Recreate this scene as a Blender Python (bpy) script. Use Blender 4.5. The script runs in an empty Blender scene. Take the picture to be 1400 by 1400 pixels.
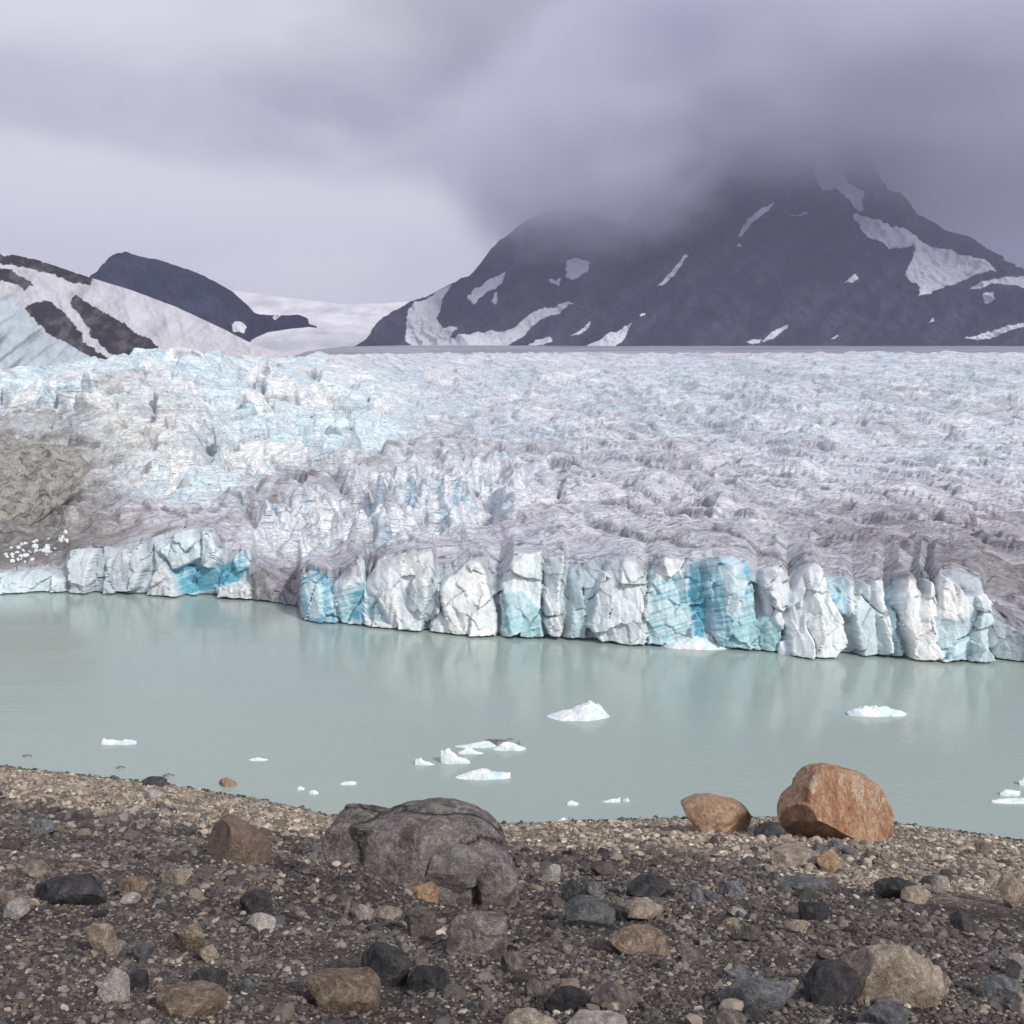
import bpy, bmesh, math, random
import numpy as np
from mathutils import Vector

random.seed(7)
rng = np.random.default_rng(11)
C = bpy.context.scene.collection
F = np.float32

# ------------------------------------------------------------------ camera model
H = 14.0                                  # eye height above the lake
PITCH = math.atan(140 / 1400)
cp, sp = math.cos(PITCH), math.sin(PITCH)

def P(x, y, d):
    """point seen at photo position (x, y) at ground distance d (metres along +Y)"""
    x = np.asarray(x, float); y = np.asarray(y, float); d = np.asarray(d, float)
    xc = (x - 700) / 1400; yc = (700 - y) / 1400
    dy = cp + yc * sp; dz = -sp + yc * cp
    return np.stack(np.broadcast_arrays(xc / dy * d, d + 0 * x, H + dz / dy * d), -1)

def slope(y):
    yc = (700 - np.asarray(y, float)) / 1400
    return (-sp + yc * cp) / (cp + yc * sp)

def px_at(y, d):                          # metres per photo pixel at distance d
    yc = (700 - y) / 1400
    return d / (cp + yc * sp) / 1400

def ip(x, pts):
    xs, ys = zip(*pts)
    return np.interp(x, xs, ys)

# ------------------------------------------------------------------ noise
PERM = np.tile(np.random.default_rng(3).permutation(256).astype(np.int32), 3)
_g = np.random.default_rng(5).normal(size=(256, 3)); GRAD = (_g / np.linalg.norm(_g, axis=1)[:, None]).astype(F)
RND = np.random.default_rng(6).random((256, 4)).astype(F)

def pn(x, y, z=0.0, seed=0):
    x = np.asarray(x, F); y = np.asarray(y, F); z = np.asarray(z, F) + F(seed * 7.31)
    x, y, z = np.broadcast_arrays(x, y, z)
    xi = np.floor(x).astype(np.int32); yi = np.floor(y).astype(np.int32); zi = np.floor(z).astype(np.int32)
    fx, fy, fz = x - xi, y - yi, z - zi
    u = fx * fx * fx * (fx * (fx * 6 - 15) + 10); v = fy * fy * fy * (fy * (fy * 6 - 15) + 10); w = fz * fz * fz * (fz * (fz * 6 - 15) + 10)
    xi &= 255; yi &= 255; zi &= 255
    def g(a, b, c):
        h = PERM[PERM[PERM[xi + a] + yi + b] + zi + c]
        gr = GRAD[h]
        return gr[..., 0] * (fx - a) + gr[..., 1] * (fy - b) + gr[..., 2] * (fz - c)
    x00 = g(0,0,0) * (1-u) + g(1,0,0) * u; x10 = g(0,1,0) * (1-u) + g(1,1,0) * u
    x01 = g(0,0,1) * (1-u) + g(1,0,1) * u; x11 = g(0,1,1) * (1-u) + g(1,1,1) * u
    return ((x00 * (1-v) + x10 * v) * (1-w) + (x01 * (1-v) + x11 * v) * w) * F(1.5)

def fbm(x, y, z=0.0, oct=4, seed=0, gain=.5, mode=0):
    s = 0; a = 1.0; f = 1.0; t = 0
    for o in range(oct):
        n = pn(np.asarray(x) * f, np.asarray(y) * f, np.asarray(z) * f, seed + o)
        if mode == 1: n = np.abs(n) * 2 - .6          # billow: rounded tops, sharp valleys
        if mode == 2: n = (1 - np.abs(n)) ** 2 * 2 - 1.2   # ridged: sharp tops
        s = s + a * n; t += a; a *= gain; f *= 2.03
    return s / t

def worley(x, y, seed=0):
    x = np.asarray(x, F); y = np.asarray(y, F)
    xi = np.floor(x).astype(np.int32); yi = np.floor(y).astype(np.int32)
    F1 = np.full(x.shape, 9, F); F2 = F1.copy(); ID = np.zeros(x.shape, np.int32); DX = np.zeros(x.shape, F); DY = DX.copy()
    for a in (-1, 0, 1):
        for b in (-1, 0, 1):
            h = PERM[PERM[((xi + a) & 255)] + ((yi + b + seed * 37) & 255)]
            dx = x - (xi + a + RND[h, 0]); dy = y - (yi + b + RND[h, 1])
            d = dx * dx + dy * dy
            near = d < F1
            F2 = np.where(near, F1, np.minimum(F2, d)); F1 = np.where(near, d, F1)
            ID = np.where(near, h, ID); DX = np.where(near, dx, DX); DY = np.where(near, dy, DY)
    return np.sqrt(F1), np.sqrt(F2), ID, DX, DY

def facet(x, y, seed=0, tilt=1.0, base=.5):
    """broken-block relief: every cell is a tilted plane at its own height; also the distance to the crack"""
    f1, f2, i, dx, dy = worley(x, y, seed)
    j = PERM[i + 17]
    return base * (RND[i, 2] - .5) + tilt * ((RND[i, 3] - .5) * 2 * dx + (RND[j, 2] - .5) * 2 * dy), f2 - f1, RND[j, 0]

def sm(a, b, x):
    t = np.clip((x - a) / (b - a), 0, 1); return t * t * (3 - 2 * t)

def ell(x, y, cx, cy, rx, ry, ang=0.0, soft=.5):
    c, s = math.cos(ang), math.sin(ang); dx, dy = x - cx, y - cy
    r = np.sqrt(((dx * c + dy * s) / rx) ** 2 + ((-dx * s + dy * c) / ry) ** 2)
    return 1 - sm(1 - soft, 1 + soft, r)

def inpoly(x, y, poly):
    r = np.zeros(np.shape(x), bool); n = len(poly); j = n - 1
    for i in range(n):
        xi, yi = poly[i]; xj, yj = poly[j]
        if yi != yj:
            r ^= ((yi > y) != (yj > y)) & (x < (xj - xi) * (y - yi) / (yj - yi) + xi)
        j = i
    return r

def blur(a, n=1):
    for _ in range(n):
        a = a.copy(); a[1:-1] = (a[:-2] + 2 * a[1:-1] + a[2:]) / 4
        a[:, 1:-1] = (a[:, :-2] + 2 * a[:, 1:-1] + a[:, 2:]) / 4
    return a

# ------------------------------------------------------------------ mesh helpers
def mesh_from(name, V, faces, mat=None, smooth=True, attrs=None):
    me = bpy.data.meshes.new(name)
    V = np.asarray(V, F).reshape(-1, 3); faces = np.asarray(faces, np.int32)
    k = faces.shape[1]; n = len(faces)
    me.vertices.add(len(V)); me.vertices.foreach_set('co', V.ravel())
    me.loops.add(n * k); me.loops.foreach_set('vertex_index', faces.ravel())
    me.polygons.add(n)
    me.polygons.foreach_set('loop_start', np.arange(0, n * k, k, dtype=np.int32))
    me.polygons.foreach_set('loop_total', np.full(n, k, np.int32))
    me.polygons.foreach_set('use_smooth', np.full(n, smooth, bool))
    me.update(calc_edges=True)
    for an, av in (attrs or {}).items():
        av = np.asarray(av, F)
        if av.ndim == 2:
            if av.shape[1] == 3: av = np.concatenate([av, np.ones((len(av), 1), F)], 1)
            at = me.attributes.new(an, 'FLOAT_COLOR', 'POINT'); at.data.foreach_set('color', av.ravel())
        else:
            at = me.attributes.new(an, 'FLOAT', 'POINT'); at.data.foreach_set('value', av.ravel())
    if mat: me.materials.append(mat)
    return me

def link(name, me, parent=None):
    o = bpy.data.objects.new(name, me); C.objects.link(o)
    if parent: o.parent = parent
    return o

def gridfaces(nr, nc):
    i = np.arange(nr * nc).reshape(nr, nc)
    return np.stack([i[:-1, :-1], i[:-1, 1:], i[1:, 1:], i[1:, :-1]], -1).reshape(-1, 4)

def sheet(name, pts, mat, attrs=None, parent=None, smooth=True):
    nr, nc = pts.shape[:2]
    at = {k: (v.reshape(-1, v.shape[-1]) if v.ndim == 3 else v.ravel()) for k, v in (attrs or {}).items()}
    return link(name, mesh_from(name, pts, gridfaces(nr, nc), mat, smooth, at), parent)

def tag(o, label=None, cat=None, group=None, kind=None):
    if label: o['label'] = label
    if cat: o['category'] = cat
    if group: o['group'] = group
    if kind: o['kind'] = kind
    return o

# ------------------------------------------------------------------ materials
def new_mat(name):
    m = bpy.data.materials.new(name); m.use_nodes = True
    nt = m.node_tree; b = nt.nodes['Principled BSDF']
    return m, nt, b

def N(nt, t, **kw):
    n = nt.nodes.new(t)
    for k, v in kw.items():
        if k in n.inputs: n.inputs[k].default_value = v
        else: setattr(n, k, v)
    return n

def mixc(nt, fac, a, b, mode='MIX'):
    n = nt.nodes.new('ShaderNodeMix'); n.data_type = 'RGBA'; n.blend_type = mode
    for s, v in ((n.inputs[0], fac), (n.inputs[6], a), (n.inputs[7], b)):
        if isinstance(v, bpy.types.NodeSocket): nt.links.new(v, s)
        elif isinstance(v, (int, float)): s.default_value = v
        else: s.default_value = (*v, 1) if len(v) == 3 else v
    return n.outputs[2]

def math_(nt, op, a, b=None, c=None, clamp=False):
    n = nt.nodes.new('ShaderNodeMath'); n.operation = op; n.use_clamp = clamp
    for s, v in zip(n.inputs, (a, b, c)):
        if v is None: continue
        if isinstance(v, bpy.types.NodeSocket): nt.links.new(v, s)
        else: s.default_value = v
    return n.outputs[0]

def ramp(nt, v, a, b, lo=0.0, hi=1.0):
    n = nt.nodes.new('ShaderNodeMapRange'); n.interpolation_type = 'SMOOTHSTEP'
    nt.links.new(v, n.inputs[0])
    for i, x in ((1, a), (2, b), (3, lo), (4, hi)): n.inputs[i].default_value = x
    return n.outputs[0]

def noise(nt, scale, detail=6, rough=.55, vec=None, dist=0.0, ntype=None):
    n = nt.nodes.new('ShaderNodeTexNoise'); n.inputs['Scale'].default_value = scale
    n.inputs['Detail'].default_value = detail; n.inputs['Roughness'].default_value = rough
    n.inputs['Distortion'].default_value = dist
    if ntype: n.noise_type = ntype
    if vec: nt.links.new(vec, n.inputs['Vector'])
    return n.outputs['Fac']

def bump(nt, h, strength, dist, normal=None):
    n = nt.nodes.new('ShaderNodeBump'); n.inputs['Strength'].default_value = strength; n.inputs['Distance'].default_value = dist
    nt.links.new(h, n.inputs['Height'])
    if normal: nt.links.new(normal, n.inputs['Normal'])
    return n.outputs['Normal']

def objvec(nt, scale=None):
    t = nt.nodes.new('ShaderNodeTexCoord')
    if not scale: return t.outputs['Object']
    m = nt.nodes.new('ShaderNodeMapping'); m.inputs['Scale'].default_value = scale
    nt.links.new(t.outputs['Object'], m.inputs['Vector'])
    return m.outputs[0]

def attr_mat(name, rough=.6, spec=.35, n1=(2.0, .25), bumps=((3, .5, .15),), attr='col', sss=0.0):
    m, nt, b = new_mat(name)
    a = N(nt, 'ShaderNodeAttribute', attribute_name=attr)
    v = objvec(nt)
    f = noise(nt, n1[0], 8, .62, v)
    k = ramp(nt, f, .25, .75, 1 - n1[1], 1 + n1[1])
    mul = nt.nodes.new('ShaderNodeVectorMath'); mul.operation = 'SCALE'
    nt.links.new(a.outputs['Color'], mul.inputs[0]); nt.links.new(k, mul.inputs['Scale'])
    nt.links.new(mul.outputs[0], b.inputs['Base Color'])
    b.inputs['Roughness'].default_value = rough; b.inputs['Specular IOR Level'].default_value = spec
    nrm = None
    for sc, st, di in bumps:
        nrm = bump(nt, noise(nt, sc, 6, .6, v), st, di, nrm)
    if nrm: nt.links.new(nrm, b.inputs['Normal'])
    if sss:
        b.inputs['Subsurface Weight'].default_value = sss; b.inputs['Subsurface Radius'].default_value = (.25, .6, 1.0); b.inputs['Subsurface Scale'].default_value = .35
    return m

def rock_mat(name, c1, c2, c3=None, scale=2.0, vein=0.0, bscale=1.0, rand=0.0, rough=.85, stretch=None, crack=0.0):
    """two-tone stone, a third mineral colour in patches, pale veins, fine grain; scale in 1/metres"""
    m, nt, b = new_mat(name)
    v = objvec(nt, stretch)
    f = ramp(nt, noise(nt, scale, 8, .65, v, .6), .34, .66)
    col = mixc(nt, f, c1, c2)
    if c3: col = mixc(nt, ramp(nt, noise(nt, scale * .8, 7, .7, v, 1.2), .52, .66), col, c3)
    if vein:
        w = noise(nt, scale * 1.3, 5, .55, v, .8)
        w = math_(nt, 'ABSOLUTE', math_(nt, 'SUBTRACT', w, .5))
        col = mixc(nt, ramp(nt, w, .0, .035, vein, 0), col, tuple(min(1, x * 2.6 + .05) for x in c2))
    ck = None
    if crack:                                    # open joints between broken slabs
        nz = nt.nodes.new('ShaderNodeTexNoise'); nz.inputs['Scale'].default_value = crack * 1.5; nz.inputs['Detail'].default_value = 5; nt.links.new(v, nz.inputs['Vector'])
        ad = nt.nodes.new('ShaderNodeVectorMath'); ad.operation = 'MULTIPLY_ADD'; nt.links.new(nz.outputs['Color'], ad.inputs[0]); ad.inputs[1].default_value = (.9 / crack,) * 3; nt.links.new(v, ad.inputs[2])
        vo = nt.nodes.new('ShaderNodeTexVoronoi'); vo.feature = 'DISTANCE_TO_EDGE'; vo.inputs['Scale'].default_value = crack; nt.links.new(ad.outputs[0], vo.inputs['Vector'])
        ck = ramp(nt, vo.outputs['Distance'], .0, .05)
        col = mixc(nt, ramp(nt, vo.outputs['Distance'], .0, .022), tuple(x * .35 for x in c1), col)
    g = math_(nt, 'MULTIPLY', ramp(nt, noise(nt, scale * 22, 4, .7, v), .3, .7, .6, 1.4), ramp(nt, noise(nt, scale * 5, 6, .7, v, .5), .3, .7, .72, 1.28))
    mul = nt.nodes.new('ShaderNodeVectorMath'); mul.operation = 'SCALE'
    nt.links.new(col, mul.inputs[0])
    if rand:
        oi = nt.nodes.new('ShaderNodeObjectInfo')
        g = math_(nt, 'MULTIPLY', g, ramp(nt, oi.outputs['Random'], 0, 1, 1 - rand, 1 + rand))
    nt.links.new(g, mul.inputs['Scale']); nt.links.new(mul.outputs[0], b.inputs['Base Color'])
    b.inputs['Roughness'].default_value = rough; b.inputs['Specular IOR Level'].default_value = .3
    n1 = bump(nt, noise(nt, scale * 2.5, 8, .65, v, .3), .7, .12 * bscale)
    if ck: n1 = bump(nt, ck, .9, .10 * bscale, n1)
    n2 = bump(nt, noise(nt, scale * 14, 6, .7, v), .6, .03 * bscale, n1)
    nt.links.new(n2, b.inputs['Normal'])
    return m

M_ice = attr_mat('glacier_ice', .55, .35, (1.2, .14), ((1.3, .35, .25), (7, .45, .07)))
def field_mat():
    """crevassed ice surface: folds and thin silt seams running across the flow"""
    m, nt, b = new_mat('crevassed_ice')
    a = N(nt, 'ShaderNodeAttribute', attribute_name='col'); v = objvec(nt)
    def fold(rot, sx, sy, det, off):
        mp = nt.nodes.new('ShaderNodeMapping'); mp.inputs['Rotation'].default_value = (0, 0, rot); mp.inputs['Scale'].default_value = (sx, sy, .6); mp.inputs['Location'].default_value = (off, off, 0)
        nt.links.new(v, mp.inputs['Vector'])
        return math_(nt, 'ABSOLUTE', math_(nt, 'SUBTRACT', noise(nt, 1.0, det, .58, mp.outputs[0], .9), .5))
    f1 = fold(-1.12, .16, .66, 6, 3.0); f2 = fold(-1.0, .5, 1.6, 6, 9.0); f3 = fold(-.7, .05, .20, 5, 5.0)
    seam = math_(nt, 'MAXIMUM', ramp(nt, f1, .0, .012, .56, 0), math_(nt, 'MAXIMUM', ramp(nt, f2, 0, .010, .32, 0), ramp(nt, f3, 0, .009, .68, 0)))
    k = math_(nt, 'MULTIPLY', ramp(nt, noise(nt, 2.2, 8, .65, v), .25, .75, .98, 1.36), ramp(nt, f2, .0, .16, 1.0, 1.12))
    mul = nt.nodes.new('ShaderNodeVectorMath'); mul.operation = 'SCALE'
    nt.links.new(mixc(nt, seam, a.outputs['Color'], (.22, .21, .23)), mul.inputs[0]); nt.links.new(k, mul.inputs['Scale'])
    nt.links.new(mul.outputs[0], b.inputs['Base Color'])
    b.inputs['Roughness'].default_value = .6; b.inputs['Specular IOR Level'].default_value = .3
    n1 = bump(nt, ramp(nt, f3, 0, .14), .50, .9); n1 = bump(nt, ramp(nt, f1, 0, .13), .52, .45, n1); n1 = bump(nt, ramp(nt, f2, 0, .12), .28, .13, n1)
    n1 = bump(nt, noise(nt, 4, 7, .65, v), .4, .10, n1)
    nt.links.new(n1, b.inputs['Normal'])
    return m
M_field = field_mat()
M_mount = attr_mat('mountain_rock_snow', .9, .1, (.03, .2), ((.04, .7, 8.0), (.2, .35, 1.5)))
M_hill = attr_mat('hill_rock_snow', .9, .1, (.25, .12), ((.5, .3, .6),))
M_gravel = attr_mat('gravel_stones', .85, .25, (9.0, .35), ((14, .6, .03),))

m, nt, b = new_mat('floating_ice'); M_floe = m
v = objvec(nt)
col = mixc(nt, ramp(nt, noise(nt, 2.2, 6, .6, v), .42, .68), (.86, .89, .91), (.55, .74, .80))
nt.links.new(col, b.inputs['Base Color']); b.inputs['Roughness'].default_value = .4
nt.links.new(bump(nt, noise(nt, 5, 7, .6, v), .6, .08), b.inputs['Normal'])

m, nt, b = new_mat('dirty_ice'); M_dirtyice = m
v = objvec(nt)
col = mixc(nt, ramp(nt, noise(nt, 3, 6, .6, v), .4, .62), (.10, .10, .11), (.3, .31, .33))
nt.links.new(col, b.inputs['Base Color']); b.inputs['Roughness'].default_value = .6
nt.links.new(bump(nt, noise(nt, 6, 7, .6, v), .6, .05), b.inputs['Normal'])

# milky melt-water
m, nt, b = new_mat('milky_lake_water'); M_water = m
v = objvec(nt)
b.inputs['Base Color'].default_value = (.345, .42, .38, 1)
b.inputs['Roughness'].default_value = .09; b.inputs['IOR'].default_value = 1.33
w1 = nt.nodes.new('ShaderNodeTexNoise'); w1.inputs['Scale'].default_value = 1.0; w1.inputs['Detail'].default_value = 4
nt.links.new(objvec(nt, (2.2, 3.2, 1)), w1.inputs['Vector'])
w2 = nt.nodes.new('ShaderNodeTexNoise'); w2.inputs['Scale'].default_value = 1.0; w2.inputs['Detail'].default_value = 2
nt.links.new(objvec(nt, (.12, .35, 1)), w2.inputs['Vector'])
amp = ramp(nt, w2.outputs['Fac'], .35, .65, .35, 1.0)
hgt = math_(nt, 'MULTIPLY', w1.outputs['Fac'], amp)
nt.links.new(bump(nt, hgt, .42, .06), b.inputs['Normal'])

# ------------------------------------------------------------------ ground
SHORE = [(-900, 1010), (-400, 1022), (-150, 1036), (0, 1048), (100, 1058), (180, 1067), (230, 1074), (330, 1088), (380, 1098), (445, 1114), (560, 1122), (700, 1126), (760, 1123),
         (930, 1119), (1060, 1117), (1230, 1127), (1300, 1135), (1400, 1149), (1600, 1165), (2300, 1190)]
EDGE = [(-400, 1085), (0, 1102), (100, 1112), (200, 1128), (290, 1142), (420, 1152), (700, 1166), (800, 1170), (900, 1182), (1000, 1192), (1100, 1206),
        (1200, 1217), (1300, 1241), (1400, 1254), (1800, 1290)]

def xpx(X, Y):
    return 700 + 1400 * .968 * X / np.maximum(Y, .5)

def dshore(X, Y):
    return H / -slope(ip(xpx(X, Y), SHORE))

BANKS = [(-1.85, 11.9, .7, .6, .36), (-2.3, 12.4, .7, .8, .26)]      # gravel banked up against the big boulder

def ground_z(X, Y):
    X = np.asarray(X, float); Y = np.asarray(Y, float)
    s = np.maximum(Y, 0.0) / dshore(X, Y)
    z = H - (1.7 + (H - 1.7) * s)
    fade = sm(1.0, .75, s) * .75 + .25
    z = z + fade * (.16 * fbm(X / 4.5, Y / 4.5, 0, 3, 40) + .05 * fbm(X / .9, Y / .9, 0, 3, 44))
    for (bx, by, rx, ry, hh) in BANKS: z = z + hh * np.exp(-((X - bx) / rx) ** 2 - ((Y - by) / ry) ** 2)
    return z

def pix_ground(x, y):
    """ground position seen at a photo position"""
    ds = H / -slope(ip(x, SHORE))
    Y = 1.7 / (-slope(y) - (H - 1.7) / ds)
    Y = np.clip(Y, 1, ds * 1.02)
    p = P(x, y, Y); return p[..., 0], Y

gx = np.linspace(-700, 2100, 760)
gs = np.concatenate([np.linspace(-.1, .06, 8), np.geomspace(.065, 1.3, 420)])
GX, GS = np.meshgrid(gx, gs)
ang = (GX - 700) / 1400 / .968
dsc = H / -slope(ip(gx, SHORE))
Yg = GS * dsc[None, :]
Xg = ang * np.maximum(Yg, 3.0)
Zg = ground_z(Xg, Yg)
yim = 560 - 1400 * (Zg - H) / np.maximum(Yg, .5)
# zone: 1 = pale beach, 0 = dark moraine gravel
def zone(X, Y):
    ds = dshore(X, Y); s = np.asarray(Y) / ds
    y = 560 + 1400 * (1.7 + (H - 1.7) * s) / np.maximum(Y, .5) * .985
    return sm(10, -10, y - ip(xpx(X, Y), EDGE) + 10 * pn(np.asarray(X) / 2.5, np.asarray(Y) / 5.0, 0, 50))
zn = zone(Xg, Yg)
wet = sm(.965, .98, GS)
sand = ell(xpx(Xg, Yg), yim, 1330, 1262, 190, 30, .1, .6)
g1 = fbm(Xg / 2.2, Yg / 2.2, 0, 4, 60)[..., None]
dark = np.array([.086, .073, .065]) * (1 + .5 * g1) * (1 - .1 * sand[..., None])
pale = np.array([.200, .172, .142]) * (1 + .4 * g1)
colg = dark * (1 - zn[..., None]) + pale * zn[..., None]
colg = colg * (1 - .72 * wet[..., None])
m, nt, b = new_mat('moraine_soil'); M_soil = m
a = N(nt, 'ShaderNodeAttribute', attribute_name='col'); v = objvec(nt)
f = noise(nt, 26, 6, .75, v); f2 = noise(nt, 5, 6, .7, v)
vo = nt.nodes.new('ShaderNodeTexVoronoi'); vo.inputs['Scale'].default_value = 16; nt.links.new(v, vo.inputs['Vector'])
sep = nt.nodes.new('ShaderNodeSeparateColor'); nt.links.new(vo.outputs['Color'], sep.inputs[0])
k = math_(nt, 'MULTIPLY', ramp(nt, f, .28, .72, .5, 1.6), ramp(nt, sep.outputs[0], 0, 1, .55, 1.5))
mul = nt.nodes.new('ShaderNodeVectorMath'); mul.operation = 'SCALE'
nt.links.new(a.outputs['Color'], mul.inputs[0]); nt.links.new(k, mul.inputs['Scale']); nt.links.new(mul.outputs[0], b.inputs['Base Color'])
b.inputs['Roughness'].default_value = .9; b.inputs['Specular IOR Level'].default_value = .2
n1 = bump(nt, vo.outputs['Distance'], .9, .05); n1.node.invert = True
nt.links.new(bump(nt, f, .8, .03, n1), b.inputs['Normal'])
ground = sheet('ground', np.stack([Xg, Yg, Zg], -1), M_soil, {'col': colg})
tag(ground, kind='structure')

# ------------------------------------------------------------------ water
wx = np.array([-400, 400.]); wy = np.array([10, 200.])
wp = np.array([[[x, y, 0] for x in wx] for y in wy])
water = sheet('water', wp, M_water); tag(water, kind='structure')

# ------------------------------------------------------------------ glacier
WL = [(-900, 800), (-300, 806), (0, 812), (50, 808), (150, 810), (270, 813), (335, 819), (408, 829), (412, 846), (450, 850), (495, 853), (540, 857), (590, 862), (640, 865), (680, 866),
      (730, 867), (770, 872), (830, 876), (880, 879), (930, 880), (1000, 886), (1065, 888), (1120, 892), (1170, 893), (1220, 896), (1290, 898), (1345, 898), (1400, 903), (1700, 925), (2200, 950)]
TOP = [(-900, 760), (-300, 775), (0, 782), (60, 775), (85, 774), (98, 752), (135, 746), (160, 748), (200, 738), (250, 722), (280, 721), (292, 726), (310, 752), (345, 752), (352, 775), (405, 815), (412, 787), (426, 779), (440, 781),
       (453, 797), (480, 776), (497, 765), (503, 790), (520, 766), (560, 752), (592, 753), (598, 778), (625, 775), (643, 763), (660, 765), (672, 785), (684, 790), (702, 756), (742, 752), (746, 762), (770, 757), (776, 772), (800, 768), (830, 762),
       (866, 756), (882, 772), (905, 760), (935, 762), (957, 764), (1000, 758), (1020, 765), (1034, 778), (1060, 770), (1074, 790), (1098, 770), (1110, 768), (1122, 786), (1152, 787), (1163, 799), (1186, 791), (1198, 792), (1206, 810), (1218, 798),
       (1228, 787), (1245, 806), (1257, 788), (1266, 810), (1275, 785), (1300, 778), (1335, 790), (1345, 820), (1370, 830), (1400, 838), (1700, 850), (2200, 860)]
CREST = [(-900, 545), (-300, 520), (0, 508), (60, 499), (130, 491), (250, 487), (400, 488), (440, 486), (520, 485), (700, 484), (1400, 484), (2200, 484)]
KD = [(-900, .55), (0, .65), (250, .75), (420, 1.0), (620, 1.45), (800, 1.62), (2200, 1.62)]
POW = 1.0
gx = np.arange(-320, 1760, 1.5)
NC, NCL, NSF, NFAR = len(gx), 150, 430, 24
wl, tp, cr, kd = ip(gx, WL), ip(gx, TOP), ip(gx, CREST), ip(gx, KD)
dw = H / -slope(wl)
def gsm(a, n):
    k = np.exp(-.5 * (np.arange(-3 * n, 3 * n + 1) / n) ** 2); k /= k.sum()
    return np.convolve(np.pad(a, 3 * n, mode='edge'), k, 'valid')
tps, dws = gsm(tp, 45), gsm(dw, 45)
# broad crown line (the surface behind the jagged cliff edge)
SET = 1.6
def surf_base(x, y):
    """undisplaced point of the glacier surface seen at (x, y)"""
    t, c = ip(x, TOP), ip(x, CREST); d0 = H / -slope(ip(x, WL)) + SET
    w = np.clip((t - y) / (t - c), 0, 1)
    return P(x, y, d0 * np.exp(ip(x, KD) * w ** POW))

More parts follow.
